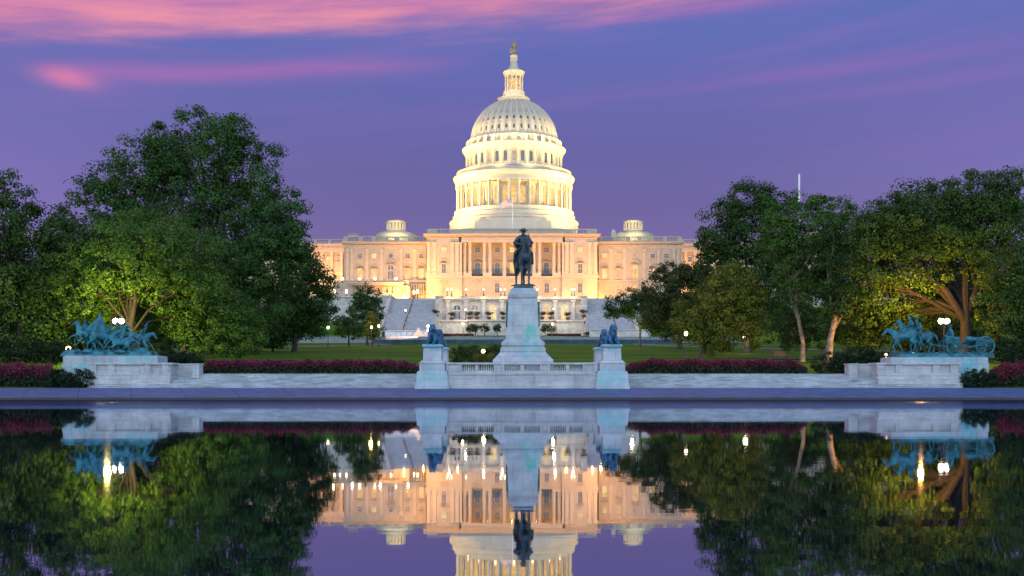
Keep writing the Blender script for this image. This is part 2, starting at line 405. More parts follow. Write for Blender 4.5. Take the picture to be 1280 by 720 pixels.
def place(proto, used, loc, label, rz=0.0, sc=1.0):
    """First call moves the prototype itself, later calls copy it."""
    o = copy_tree(proto) if used else proto
    o.location = loc; o.rotation_euler = (0, 0, rz); o.scale = (sc, sc, sc); o['label'] = label
    return o
def area(name, loc, target, size, power, color, sy=None, spread=None):
    l = bpy.data.lights.new(name, 'AREA'); l.energy = power; l.color = color; l.size = size
    if sy: l.shape = 'RECTANGLE'; l.size_y = sy
    if spread: l.spread = math.radians(spread)
    o = bpy.data.objects.new(name, l); COL.objects.link(o); o.location = loc
    o.rotation_euler = (Vector(target) - Vector(loc)).to_track_quat('-Z', 'Y').to_euler()
    return o
def point(name, loc, power, color, r=0.2):
    l = bpy.data.lights.new(name, 'POINT'); l.energy = power; l.color = color; l.shadow_soft_size = r
    o = bpy.data.objects.new(name, l); COL.objects.link(o); o.location = loc; return o

# ground height along the axis
GP = [(-400, -0.9), (81.5, -0.9), (86.9, 0.60), (92, 1.2), (104, 1.90), (112, 2.9), (150, 4.8), (200, 7.0), (280, 10.0), (288, 10.9), (296, 12.6), (318, 14.0), (333, 20.0), (345, 23.8), (420, 24.0), (4000, 24.0)]
def gz(y): return float(np.interp(y, [p[0] for p in GP], [p[1] for p in GP]))
# ================================================================== THE SETTING
g = MB(); xs = [-900, -300, -120, -60, -40, 0, 40, 60, 120, 300, 900]; ys = [p[0] for p in GP]; ys = sorted(set(ys + [100, 120, 135, 170, 230, 260, 360, 1000]))
g.add([(x, y, gz(y)) for y in ys for x in xs], [(j * 11 + i, j * 11 + i + 1, (j + 1) * 11 + i + 1, (j + 1) * 11 + i) for j in range(len(ys) - 1) for i in range(10)])
tag(g.build('lawn', M['lawn']), kind='structure')
w = MB(); w.add([(-300, -30, 0), (300, -30, 0), (300, 81.2, 0), (-300, 81.2, 0)], [(0, 1, 2, 3)])
tag(w.build('water', M['water']), kind='structure')
k = MB()
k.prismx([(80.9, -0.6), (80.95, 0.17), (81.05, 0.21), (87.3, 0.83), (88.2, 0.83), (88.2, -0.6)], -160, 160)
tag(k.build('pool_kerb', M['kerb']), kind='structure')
def strip(name, pts, width, mat, dz=0.03):
    """A path along ground points (x, y)."""
    m = MB(); vs = []
    for i, (x, y) in enumerate(pts):
        a = Vector(pts[max(i - 1, 0)]); b = Vector(pts[min(i + 1, len(pts) - 1)]); t = (b - a).normalized(); nn = Vector((-t.y, t.x)) * width / 2
        for s_ in (-1, 1):
            px, py = x + nn.x * s_, y + nn.y * s_; vs.append((px, py, gz(py) + dz))
    m.add(vs, [(2 * i, 2 * i + 1, 2 * i + 3, 2 * i + 2) for i in range(len(pts) - 1)])
    return tag(m.build(name, mat), kind='structure')
def dens(pts, n=10):
    out = []
    for a, b in zip(pts[:-1], pts[1:]):
        for i in range(n): out.append((a[0] + (b[0] - a[0]) * i / n, a[1] + (b[1] - a[1]) * i / n))
    return out + [pts[-1]]
strip('path', dens([(-75, 170), (-45, 205), (-38, 255), (-33, 283)], 10), 5.0, M['path'])
strip('path', dens([(75, 150), (48, 190), (36, 240), (33, 283)], 10), 5.0, M['path'])
strip('path', dens([(30, 131), (90, 131)], 4), 3.0, M['path'], 0.08)
pz = MB(); pz.box(-58, 62, 286.2, 298, 9.0, 12.3); tag(pz.build('terrace_pavement', M['plaza']), kind='structure')

# ================================================================== THE DOMED BUILDING
BL = (0.5, 360, 23.0)
bld = thing('domed_building', BL, 'huge floodlit white domed legislature of pale stone crowning the hill behind the lawn', 'government building')
def arch(xc, z0, z1, w, arched, n=10):
    """Outline of an opening: rectangle, or one with a round head."""
    if not arched: return [(xc - w / 2, z0), (xc + w / 2, z0), (xc + w / 2, z1), (xc - w / 2, z1)]
    zs = z1 - w / 2
    return [(xc - w / 2, z0), (xc + w / 2, z0)] + [(xc + w / 2 * math.cos(PI * i / n), zs + w / 2 * math.sin(PI * i / n)) for i in range(n + 1)]
def circ(xc, zc, r, n=18): return [(xc + r * math.cos(2 * PI * i / n), zc + r * math.sin(2 * PI * i / n)) for i in range(n)]
def window(parent, px, py0, py1, wpx, d, mat, arched=False, hood=False, round_=False, bars=True, name='window', frame_mat=None):
    """Frame standing proud of the wall with its sill and hood; the pane is its sub-part."""
    fm = frame_mat or M['trim']
    xc, w = X(px, d), wpx * d / F; z0, z1 = Z(py1, d), Z(py0, d); t = 0.30
    m = MB()
    if round_:
        r = w / 2; m.ring(circ(xc, (z0 + z1) / 2, r + t), circ(xc, (z0 + z1) / 2, r), d - 0.22, d + 0.05); inner = circ(xc, (z0 + z1) / 2, r * 1.01)
    else:
        m.ring(arch(xc, z0 - 0.05, z1 + t, w + 2 * t, arched), arch(xc, z0, z1, w, arched), d - 0.24, d + 0.05)
        m.box(xc - w / 2 - t - .15, xc + w / 2 + t + .15, d - 0.42, d - 0.24, z0 - 0.32, z0 - 0.02)
        if hood == 'arch':
            m.ring(arch(xc, z1 + t + .25, z1 + t + .25 + w * .75, w + 1.5, True)[2:] + [(xc - w / 2 - .4, z1 + t + .3), (xc + w / 2 + .4, z1 + t + .3)],
                   arch(xc, z1 + t + .1, z1 + t + w * .75, w + .9, True)[2:] + [(xc - w / 2 - .2, z1 + t + .3), (xc + w / 2 + .2, z1 + t + .3)], d - 0.5, d)
        elif hood:
            m.box(xc - w / 2 - t - .3, xc + w / 2 + t + .3, d - 0.62, d + .02, z1 + t + .25, z1 + t + .55)
        inner = arch(xc, z0 - .01, z1 + .01, w * 1.01, arched)
    if bars and not round_:
        bw_ = .11 if arched and w > 1.6 else .05
        m.box(xc - bw_, xc + bw_, d - 0.12, d - 0.08, z0, z1)
        if bw_ > .1:
            for q_ in (-.25, .25): m.box(xc + w * q_ - .04, xc + w * q_ + .04, d - .12, d - .08, z0, z0 + (z1 - z0) * .6)
            m.box(xc - w / 2, xc + w / 2, d - .125, d - .075, z0 + (z1 - z0) * .58, z0 + (z1 - z0) * .66)
        zm = z0 + (z1 - z0) * 0.52; m.box(xc - w / 2, xc + w / 2, d - 0.12, d - 0.08, zm - .05, zm + .05)
    f = m.build(name, fm, parent)
    p = MB(); p.prism(inner, d - 0.075, d - 0.03); p.build('pane', mat, f, off=WL[f.name])
    return f
def parapet(m, x0, x1, y, z0, z1, posts, balu=True):
    """Rail, posts and balusters of one stone balustrade."""
    h = z1 - z0
    m.box(x0, x1, y - .35, y + .35, z0, z0 + h * .16); m.box(x0, x1, y - .38, y + .38, z1 - h * .15, z1)
    for a, b in posts: m.box(a, b, y - .33, y + .33, z0 + h * .16, z1 - h * .15)
    if balu:
        step = 0.62; n = int((x1 - x0) / step)
        for i in range(n):
            xx = x0 + (i + .5) * (x1 - x0) / n
            if any(a - .15 < xx < b + .15 for a, b in posts): continue
            m.tier(xx, y, [(.10, .10, z0 + h * .16), (.15, .15, z0 + h * .38), (.08, .08, z0 + h * .6), (.13, .13, z1 - h * .15)])
def courses(m, x0, x1, y0, y1, z0, z1, n):
    hh = (z1 - z0) / n
    for i in range(n):
        m.box(x0, x1, y0, y1, z0 + i * hh, z0 + i * hh + hh - 0.10); m.box(x0 + .07, x1 - .07, y0 + .07, y1, z0 + i * hh + hh - 0.10, z0 + (i + 1) * hh)
def pilaster(px, wpx, d, py0, py1, depth=0.35):
    xc, hw = X(px, d), wpx * d / F / 2; z0, z1 = Z(py1, d), Z(py0, d); yc = d - depth / 2 + .01; hd = depth / 2
    m = MB(); m.tier(xc, yc, [(hw * 1.25, hd + .12, z0), (hw * 1.25, hd + .12, z0 + .5), (hw * 1.08, hd + .05, z0 + .75), (hw, hd, z0 + .9), (hw * .92, hd - .02, z1 - 1.3),
        (hw * 1.02, hd + .06, z1 - 1.2), (hw * 1.3, hd + .22, z1 - .25), (hw * 1.4, hd + .26, z1)])
    return m.build('pilaster', M['trim'], bld)
def column_mesh(r, h, n=16):
    return [(r * 1.38, 0), (r * 1.38, .3), (r * 1.2, .45), (r * 1.22, .65), (r, .8), (r * 1.0, h * .35), (r * .86, h - 1.35), (r * .95, h - 1.25), (r * 1.0, h - .8), (r * 1.35, h - .25), (r * 1.4, h)]
D0 = 350.0; DL = 355.0; DW = 356.0; DF = 378.0
zb = 23.0
zroof = Z(292.5, D0)
# --- central block
m = MB()
courses(m, X(533, D0), X(577.5, D0), D0, 372, zb, Z(347, D0), 8)
courses(m, X(702.5, D0), X(747, D0), D0, 372, zb, Z(347, D0), 8)
courses(m, X(577.5, D0) + .01, X(702.5, D0) - .01, D0 + .9, 372, zb, Z(347, D0), 8)
m.build('ground_storey_wall', M['facade'], bld)
m = MB()
m.box(X(533, D0) + .2, X(577.5, D0), D0 + .25, 372, Z(345, D0), Z(303, D0)); m.box(X(702.5, D0), X(747, D0) - .2, D0 + .25, 372, Z(345, D0), Z(303, D0))
m.box(X(577.5, D0), X(702.5, D0), DL, 372, Z(345, D0), Z(303, D0))
m.build('upper_storey_wall', M['facade'], bld)
m = MB()   # belt course at the main floor
for a, b, y in ((533, 577.5, D0), (702.5, 747, D0)):
    m.box(X(a, D0) - .35, X(b, D0) + .35, y - .4, 371, Z(347, D0), Z(345, D0)); m.box(X(a, D0) - .1, X(b, D0) + .1, y - .15, 371, Z(345, D0), Z(342.6, D0))
m.box(X(577.5, D0) + .36, X(702.5, D0) - .36, D0 + .4, 371, Z(347, D0) + .01, Z(345, D0) - .01)
m.build('belt_course', M['trim'], bld)
def entab(x0, x1, y, ztop, zbot, back, depthcut=0.0):
    """Architrave, frieze, dentils and projecting cornice."""
    h = ztop - zbot; m = MB()
    m.box(x0, x1, y, back, zbot, zbot + h * .30); m.box(x0 + .08, x1 - .08, y + .1, back, zbot + h * .30, zbot + h * .58)
    n = int((x1 - x0) / .8)
    for i in range(n):
        xx = x0 + (i + .5) * (x1 - x0) / n; m.box(xx - .2, xx + .2, y - .28, y + .1, zbot + h * .58, zbot + h * .68)
    m.box(x0 - .35, x1 + .35, y - .35, back, zbot + h * .68, zbot + h * .80); m.box(x0 - .85, x1 + .85, y - .9, back, zbot + h * .80, zbot + h * .93); m.box(x0 - 1.0, x1 + 1.0, y - 1.05, back, zbot + h * .93, ztop)
    return m
entab(X(533, D0), X(577.5, D0) - .9, D0 + .2, zroof, Z(303, D0), 372).build('entablature', M['trim'], bld)
entab(X(702.5, D0) + .9, X(747, D0), D0 + .2, zroof, Z(303, D0), 372).build('entablature', M['trim'], bld)
entab(X(577.5, D0) - .2, X(702.5, D0) + .2, D0 - .6, zroof + .02, Z(303, D0) + .02, 371.5).build('entablature', M['trim'], bld)
m = MB(); zt = Z(286, D0)
P_ = lambda *a: [(X(p - .9, D0), X(p + .9, D0)) for p in a]
parapet(m, X(534, D0), X(576.5, D0), D0 + .8, zroof, zt, [(X(534, D0), X(546.5, D0)), (X(563.5, D0), X(576.5, D0))])
parapet(m, X(703.5, D0), X(746, D0), D0 + .8, zroof, zt, [(X(703.5, D0), X(716.5, D0)), (X(733.5, D0), X(746, D0))])
m.box(X(577, D0), X(703, D0), D0 + .2, D0 + 1.0, zroof, zt - .1); m.box(X(576.6, D0), X(703.4, D0), D0 + .05, D0 + 1.15, zt - .25, zt + .12)
m.box(X(533.5, D0), X(534.0, D0) + .2, D0 + .5, 372, zroof, zt - .3); m.box(X(746, D0) - .2, X(746.5, D0), D0 + .5, 372, zroof, zt - .3)
m.build('roof_parapet', M['trim'], bld)
m = MB(); m.box(X(534.5, D0), X(745.5, D0), D0 + 1.6, 430, Z(300, D0), zroof - .1); m.build('flat_roof', M['domeroof'], bld)
m = MB(); m.box(X(533, D0) + .5, X(747, D0) - .5, 372.1, 430, zb, zroof - .3); m.build('rear_wall', M['facade'], bld)
# loggia columns
cp = column_mesh(0.58, Z(303, D0) - Z(341, D0))
first = None
for px in (580.6, 587.4, 605.4, 612.4, 630.5, 649.5, 667.6, 674.6, 692.6, 699.4):
    if first is None:
        first = MB().lathe(cp, 0, 0, 16).build('column', M['trim'], bld, smooth=True, off=(0, 0, 0)); o = first
    else:
        o = first.copy(); COL.objects.link(o); o.parent = bld
    o.location = (X(px, D0) - BL[0], D0 + 1.0 - BL[1], Z(341, D0) - BL[2])
for a, b in ((579, 589.4), (603.4, 614.6), (628.4, 632.6), (647.4, 651.6), (665.4, 676.6), (690.6, 701)):
    MB().box(X(a, D0), X(b, D0), D0 + .1, D0 + 2.0, Z(345, D0), Z(341, D0)).build('column_pedestal', M['trim'], bld)
for a, b in ((589.4, 603.4), (614.6, 628.4), (632.6, 647.4), (651.6, 665.4), (676.6, 690.6)):
    m = MB(); x0, x1 = X(a, D0), X(b, D0); z0, z1 = Z(345, D0), Z(341.6, D0)
    m.box(x0, x1, D0 + .7, D0 + .8, z1 - .1, z1); n = 12
    for i in range(n): xx = x0 + (i + .5) * (x1 - x0) / n; m.box(xx - .06, xx + .06, D0 + .72, D0 + .78, z0, z1 - .1)
    m.box(x0, x1, D0 + .95, D0 + 1.0, z0, z1 - .25)
    m.build('balcony_railing', M['iron'], bld)
for px in (535.6, 543.2, 565.2, 571.4): 
    pilaster(px, 4.4, D0 + .25, 303, 342.6); pilaster(1280 - px, 4.4, D0 + .25, 303, 342.6)
pilaster(576.2, 2.6, D0 + .25, 303, 342.6, .6); pilaster(703.8, 2.6, D0 + .25, 303, 342.6, .6)
G, L, LW, LO, CU = M['glass'], M['lit'], M['litw'], M['lito'], M['curtain']
for px, u, l in ((597, G, G), (621.7, G, G), (640, LW, L), (658.3, G, L), (683, G, G)):
    window(bld, px, 309.6, 315.2, 5.4, DL, u); window(bld, px, 328, 341.5, 5.6, DL, l, arched=True, hood='arch')
for px, u, l, gd in ((554.8, LW, G, LO), (725.2, LW, G, G)):
    window(bld, px, 309.4, 315.2, 5.6, D0 + .25, u); window(bld, px, 330, 341.3, 5.2, D0 + .25, l, hood='arch')
    window(bld, px, 354.2, 366, 5.4, D0, gd, hood=True)
for px, gd in ((596, CU), (621.5, G), (640, LO), (658.5, LO), (683.5, G)): window(bld, px, 354.2, 366, 5.4, D0 + .9, gd, hood=True)
# --- old wings
for sgn, a, b, wins in ((-1, 430, 533, [(450, G, L), (467.5, LW, LO), (488.5, G, G), (509.7, G, LO), (526.7, G, LW)]), (1, 748, 852, [(755.6, LW, LW), (773, LO, CU), (794, CU, L), (815.8, G, LW), (833, G, G)])):
    zc0, zc1 = Z(311, DW), Z(302.5, DW)
    m = MB(); x0, x1 = X(a, DW), X(b, DW)
    m.box(x0 + .1, x1 - .1, DW, 408, Z(352, DW), zc0); m.build('wing_wall', M['facade'], bld)
    m = MB(); courses(m, x0, x1, DW - .2, 408, zb, Z(352, DW), 7); m.build('wing_base_wall', M['facade'], bld)
    m = MB(); m.box(x0 - .2, x1 + .2, DW - .55, DW + .1, Z(352, DW), Z(350.2, DW)); m.build('belt_course', M['trim'], bld)
    entab(x0, x1, DW - .2, zc1, zc0, 408).build('entablature', M['trim'], bld)
    m = MB(); zt = Z(295.3, DW); W = x1 - x0
    ps = [(x0 + W * q - .7, x0 + W * q + .7) for q in (.02, .2, .36, .5, .64, .8, .98)]
    parapet(m, x0, x1, DW + .8, zc1, zt, ps); m.build('roof_balustrade', M['trim'], bld)
    MB().box(x0 + .8, x1 - .8, DW + 1.8, 407, zc1 - .5, zc1 + .05).build('flat_roof', M['domeroof'], bld)
    for q in (434.3, 439.8, 458.8, 477, 501.5, 518.5): pilaster(q if sgn < 0 else 1282 - q, 3.8, DW, 311, 350.2, .3)
    for i, (px, u, l) in enumerate(wins):
        if i == 2:
            window(bld, px, 317, 322.6, 5.4, DW, u, round_=True); window(bld, px, 331.5, 348.5, 6.8, DW, l, arched=True, hood='arch')
        else:
            window(bld, px, 317.4, 322.6, 5.2, DW, u); window(bld, px, 336.4, 348, 5.0, DW, l, hood='arch')
        if sgn > 0 and i < 4: window(bld, px, 356, 366, 5.0, DW - .2, CU if i != 2 else L, arched=(i == 2))
        if sgn < 0 and i > 3: window(bld, px, 356, 366, 5.0, DW - .2, LO)
    # saucer dome with its lantern
    cx_, cy_ = X(495 if sgn < 0 else 791.5, 385), 385
    s_ = 385 / F
    z0 = Z(297, 385); prof = [(27 * s_ * math.cos(t), z0 + (Z(288.5, 385) - z0) * math.sin(t)) for t in [i * PI / 2 / 8 for i in range(9)]]; prof[-1] = (0.5, prof[-1][1])
    MB().lathe([(27.4 * s_, z0 - 2), (27.4 * s_, z0)] + prof, cx_, cy_, 40).build('saucer_dome', M['copper'], bld, smooth=True)
    lz = Z(289.5, 385); lt = Z(276.5, 385); H = lt - lz
    ln = MB().lathe([(11.6 * s_, lz - .6), (11.6 * s_, lz + H * .12), (9.2 * s_, lz + H * .12), (9.2 * s_, lz + H * .74), (12.4 * s_, lz + H * .76), (12.8 * s_, lz + H * .9), (11.2 * s_, lz + H * .93), (11.2 * s_, lt)], cx_, cy_, 16).build('lantern', M['dome'], bld)
    for k_ in range(16):
        a_ = 2 * PI * (k_ + .5) / 16
        MB().lathe([(.42, lz + H * .12), (.36, lz + H * .75)], cx_ + 11 * s_ * math.cos(a_), cy_ + 11 * s_ * math.sin(a_), 8).build('lantern_column', M['dome'], ln)
# little roof structures
m = MB(); xr = X(436, 360)
for i in range(6): m.tube([(xr + i * .65, 358.5, Z(296, 358)), (xr + i * .65, 358.5, Z(291.3, 358))], [.06, .06], 5)
m.tube([(xr, 358.5, Z(291.5, 358)), (xr + 3.25, 358.5, Z(291.5, 358))], [.07, .07], 5); m.box(xr, xr + 3.2, 358, 360, Z(296, 358), Z(293.6, 358)); m.build('roof_hatch', M['trim'], bld)
m = MB(); xr = X(767, 360); m.tier(xr, 361, [(.7, .7, Z(297, 360)), (.7, .7, Z(289, 360)), (.2, .5, Z(286.5, 360))]); m.build('chimney', M['dome'], bld)
# --- far wings with their colonnades
for sgn, a, b in ((-1, 250, 432), (1, 850, 1045)):
    x0, x1 = X(a, DF), X(b, DF); zc1, zc0 = Z(305.8, DF), Z(315, DF)
    MB().box(x0, x1, DF, 405, zb, zc0).build('wing_wall', M['facade'], bld)
    entab(x0, x1, DF - 1.6, zc1, zc0, 405).build('entablature', M['trim'], bld)
    m = MB(); parapet(m, x0, x1, DF - .8, zc1, Z(299.5, DF), [(x0 + q * 4.9, x0 + q * 4.9 + 1.2) for q in range(int((x1 - x0) / 4.9) + 1)]); m.build('roof_balustrade', M['trim'], bld)
    MB().box(x0, x1, DF - 1.5, DF, zb, Z(349, DF)).build('wing_base_wall', M['facade'], bld)
    pxs = [q for q in np.arange(378.0, 429, 12.4)] if sgn < 0 else [856.5, 868.5, 880.5]
    for q in pxs:
        h = zc0 - Z(349, DF); MB().lathe(column_mesh(.62, h), 0, 0, 14).xf(Matrix.Translation((X(q, DF), DF - .85, Z(349, DF)))).build('column', M['trim'], bld, smooth=True)
    for q, u, l in (((398.5, LW, LW), (411, LW, LW), (423.3, CU, L), (385.5, CU, L)) if sgn < 0 else ((862.4, G, G), (874.5, G, LO))):
        window(bld, q, 321.4, 327, 5.0, DF, u); window(bld, q, 340.5, 349, 4.6, DF, l)
# pale block of the farther wing glimpsed through the trees
MB().box(X(1010, 390), X(1050, 390), 390, 400, zb, Z(288, 390)).build('far_block_wall', M['facade'], bld)
# annex at the foot of the north wing
DA = 344.0
m = MB(); m.box(X(416, DA), X(441, DA), DA, 355, zb, Z(352, DA)); m.box(X(441, DA) - .01, X(511.5, DA), DA + .6, 355, zb, Z(357.5, DA)); m.build('annex_wall', M['facade'], bld)
m = MB(); m.box(X(437, DA), X(503, DA), DA - 1.6, 355, Z(357, DA), Z(355.2, DA)); m.box(X(436, DA), X(505, DA), DA - 2.0, 355, Z(355.2, DA), Z(353.2, DA)); m.build('annex_canopy', M['trim'], bld)
m = MB(); parapet(m, X(383, DA), X(510, DA), DA + 2, Z(353.2, DA), Z(350, DA), [(X(q, DA), X(q + 2, DA)) for q in (383, 400, 417, 434, 451, 468, 485, 508)]); m.build('annex_balustrade', M['trim'], bld)
for q in (481, 487.5, 494): window(bld, q, 360.3, 364.6, 5.0, DA + .6, CU, bars=False)
window(bld, 505, 358.5, 371, 8.0, DA + .6, M['lito'], bars=False)
m = MB()
for i in range(7): xx = X(513 + i * 3, 352); m.box(xx - .12, xx + .12, 351.9, 352.1, zb, Z(353, 352))
m.box(X(512, 352), X(532, 352), 351.8, 352.2, Z(354.4, 352), Z(353, 352)); m.box(X(512, 352), X(532, 352), 351.9, 352.1, Z(362, 352), Z(361.5, 352)); m.build('scaffold_frame', M['bronze'], bld)

# --- the dome
CX, CY = X(642.4, 392), 392.0; s = 392 / F
zz = lambda py: Z(py, 392)
def dl(name, prof, mat=M['dome'], n=72, parent=bld, smooth=True, ph=0.0):
    return MB().lathe([(r * s, zz(py)) for r, py in prof], CX, CY, n, ph=ph).build(name, mat, parent, smooth=smooth)
dl('dome_skirt', [(80, 300), (80, 285), (79, 283), (80.5, 281.5), (80.5, 279.5), (77, 278), (76, 274), (76.5, 273), (73.5, 272), (74.5, 268.5), (74.8, 267), (60, 266.9)], n=72)
m = MB(); m.box(X(594, 374), X(688, 374), 370.5, 392, Z(290, 374), Z(277.5, 374)); m.box(X(600, 374), X(682, 374), 371.5, 392, Z(277.5, 374), Z(273.5, 374)); m.build('dome_plinth', M['dome'], bld)
drum = dl('peristyle_drum', [(59.5, 268), (59.5, 234)], n=72)
dl('peristyle_entablature', [(58, 236.5), (73.2, 236.5), (73.2, 233.8), (72.6, 233.7), (72.6, 230.2), (73.6, 229.8), (75.4, 227), (75.8, 224.6), (73.5, 223.8), (70.5, 223.6), (60, 223.5)])
dl('peristyle_balustrade', [(70, 224.5), (71.5, 224), (71.5, 222.8), (70.7, 222.6), (70.7, 219.4), (71.6, 219.2), (71.6, 218), (69.6, 217.9), (69.6, 224.6)], n=72)
dl('drum_roof', [(70, 224), (60, 219.5), (58, 218)], M['domeroof'], n=72)
cm = column_mesh(1.45 * s, zz(236.3) - zz(267)); first = None
for k_ in range(36):
    a_ = 2 * PI * (k_ + .5) / 36 - PI / 2
    if first is None: first = MB().lathe(cm, 0, 0, 14).build('peristyle_column', M['dome'], bld, smooth=True, off=(0, 0, 0)); o = first
    else: o = first.copy(); COL.objects.link(o); o.parent = bld
    o.location = (CX + 70.6 * s * math.cos(a_) - BL[0], CY + 70.6 * s * math.sin(a_) - BL[1], zz(267) - BL[2])
def curved_window(name, R, a_, z0, z1, w, mat, frame=.22, parent=bld):
    """Arched window set on a drum of radius R at angle a_."""
    mx = Matrix.Translation((CX, CY, 0)) @ Matrix.Rotation(a_ + PI / 2, 4, 'Z') @ Matrix.Translation((0, -R, 0))
    f = MB().ring(arch(0, z0 - .05, z1 + frame, w + 2 * frame, True), arch(0, z0, z1, w, True), -.28, .1).box(-w / 2 - frame, w / 2 + frame, -.42, .1, z0 - .4, z0 - .06).xf(mx).build(name, M['dome'], parent)
    MB().prism(arch(0, z0 - .02, z1 + .02, w * 1.02, True), -.1, .06).xf(mx).build('pane', mat, f, off=WL[f.name])
for k_ in range(36):
    a_ = 2 * PI * k_ / 36 - PI / 2
    if math.sin(a_) > 0.25: continue
    kk = (k_ + 18) % 36 - 18
    curved_window('peristyle_window', 59.5 * s, a_, zz(262.5), zz(241.5), 1.75, LO if kk % 3 else L)
    MB().prism(arch(0, zz(216), zz(215.9) + .1, 1.0, False), 0, .1)
dl('upper_drum', [(60, 222), (60, 216.8), (59, 216.6), (59, 197), (60.5, 196.6)], n=72)
for k_ in range(36):
    a_ = 2 * PI * k_ / 36 - PI / 2; b_ = 2 * PI * (k_ + .5) / 36 - PI / 2
    mx = Matrix.Translation((CX, CY, 0)) @ Matrix.Rotation(b_ + PI / 2, 4, 'Z') @ Matrix.Translation((0, -59 * s, 0))
    if math.sin(b_) < 0.3:
        MB().tier(0, 0, [(.62, .5, zz(216.8)), (.62, .5, zz(214.8)), (.5, .38, zz(214.4)), (.46, .36, zz(199)), (.65, .5, zz(197.2)), (.65, .5, zz(196.4))]).xf(mx).build('drum_pilaster', M['dome'], bld)
    if math.sin(a_) < 0.25: curved_window('drum_window', 59 * s, a_, zz(212.5), zz(199.5), 1.3, G if k_ % 3 else CU)
dl('drum_cornice', [(59, 197.5), (61, 197), (61, 194), (62, 193.6), (64.4, 190.6), (64.8, 188.6), (63, 187.6), (60.5, 187.4), (50, 187)])
dl('attic', [(58.5, 188), (57.6, 186.5), (56.2, 183.5), (55.8, 180.6), (57.4, 179.8), (57.4, 178.6), (53, 178.2), (50, 178)])
for k_ in range(36):
    b_ = 2 * PI * (k_ + .5) / 36 - PI / 2
    if math.sin(b_) > 0.35: continue
    mx = Matrix.Translation((CX, CY, 0)) @ Matrix.Rotation(b_ + PI / 2, 4, 'Z') @ Matrix.Translation((0, -57 * s, 0))
    MB().tier(0, -.15, [(.55, 1.05, zz(187.4)), (.55, .95, zz(185.4)), (.42, .55, zz(182.4)), (.6, .6, zz(180.4)), (.6, .6, zz(179.2))]).xf(mx).build('attic_bracket', M['dome'], bld)
# ribbed shell: one mesh, ribs are raised strips
R0, zs0, zs1 = 52.6 * s, zz(179.5), zz(125.5); NS, NR = 20, 36 * 6
vs = []; fs = []
for j in range(NS + 1):
    t = j / NS * 0.93 * PI / 2
    for k_ in range(NR):
        a_ = 2 * PI * k_ / NR - PI / 2; q = k_ % 6
        rib = 0.62 if q in (2, 3, 4) else 0.0
        r = R0 * math.cos(t) + rib * (0.35 + .65 * math.cos(t)); z = zs0 + (zs1 - zs0) * math.sin(t) + rib * math.sin(t) * .6
        vs.append((CX + r * math.cos(a_), CY + r * math.sin(a_), z))
fs = [(j * NR + k_, j * NR + (k_ + 1) % NR, (j + 1) * NR + (k_ + 1) % NR, (j + 1) * NR + k_) for j in range(NS) for k_ in range(NR)]
shell = MB().add(vs, fs).build('dome_shell', M['dome'], bld)
dl('shell_base', [(55, 179), (54.4, 176.5), (53.6, 175.8), (53.2, 173), (52.4, 172.6)])
for t, w_, h_ in ((0.20, .44, .95), (0.42, .38, .75), (0.62, .28, .5)):
    for k_ in range(36):
        a_ = 2 * PI * k_ / 36 - PI / 2
        if math.sin(a_) > 0.2: continue
        r = R0 * math.cos(t); z = zs0 + (zs1 - zs0) * math.sin(t)
        mx = Matrix.Translation((CX + r * math.cos(a_), CY + r * math.sin(a_), z)) @ Matrix.Rotation(a_ + PI / 2, 4, 'Z') @ Matrix.Rotation(-t * .95, 4, 'X')
        ov = [(w_ * math.cos(2 * PI * i / 14), h_ * math.sin(2 * PI * i / 14)) for i in range(14)]; oo = [(x * 1.5, z_ * 1.4) for x, z_ in ov]
        f = MB().ring(oo, ov, -.22, .3).xf(mx).build('shell_window', M['dome'], shell)
        if t < .5: MB().prism(ov, -.06, .2).xf(mx).build('shell_pane', G, shell)
dl('balcony', [(24, 133), (20.6, 132), (20, 130.6), (20, 128.8), (19.6, 128.6), (19.6, 125.6), (20.4, 125.4), (20.4, 124.2), (14, 124)], n=36)
dl('lantern_base', [(16, 125), (15, 121), (13.6, 120.6), (13.6, 116.4), (13, 116), (13, 114.8), (8, 114.6)], n=36)
dl('lantern_core', [(7.6, 115), (7.6, 95)], M['domeroof'], n=24)
for k_ in range(12):
    a_ = 2 * PI * (k_ + .5) / 12 - PI / 2
    MB().lathe([(1.6 * s, zz(115)), (1.6 * s, zz(113.6)), (1.2 * s, zz(113.2)), (1.05 * s, zz(97.5)), (1.5 * s, zz(95.5))], CX + 10.6 * s * math.cos(a_), CY + 10.6 * s * math.sin(a_), 10).build('lantern_column', M['dome'], bld, smooth=True)
    if math.sin(a_ - PI / 12) < 0.3:
        mx = Matrix.Translation((CX, CY, 0)) @ Matrix.Rotation(a_ - PI / 12 + PI / 2, 4, 'Z') @ Matrix.Translation((0, -7.7 * s, 0))
        MB().prism(arch(0, zz(113), zz(99.5), .8, True), -.05, .1).xf(mx).build('lantern_window', L, bld)
dl('lantern_cornice', [(10, 96.5), (12, 96.2), (12, 94.2), (13.6, 91.6), (13.8, 90.4), (12.4, 89.6), (8, 89.4)], n=36)
dl('lantern_cap', [(9.4, 90), (8.6, 88), (8.4, 87.2), (6.2, 85.6), (5.2, 82.5), (4.4, 78.5), (4.2, 76.5), (5, 75.4), (5, 74.4), (4.2, 73), (4.8, 70.8), (4.4, 69.4), (1, 69.2)], n=24)
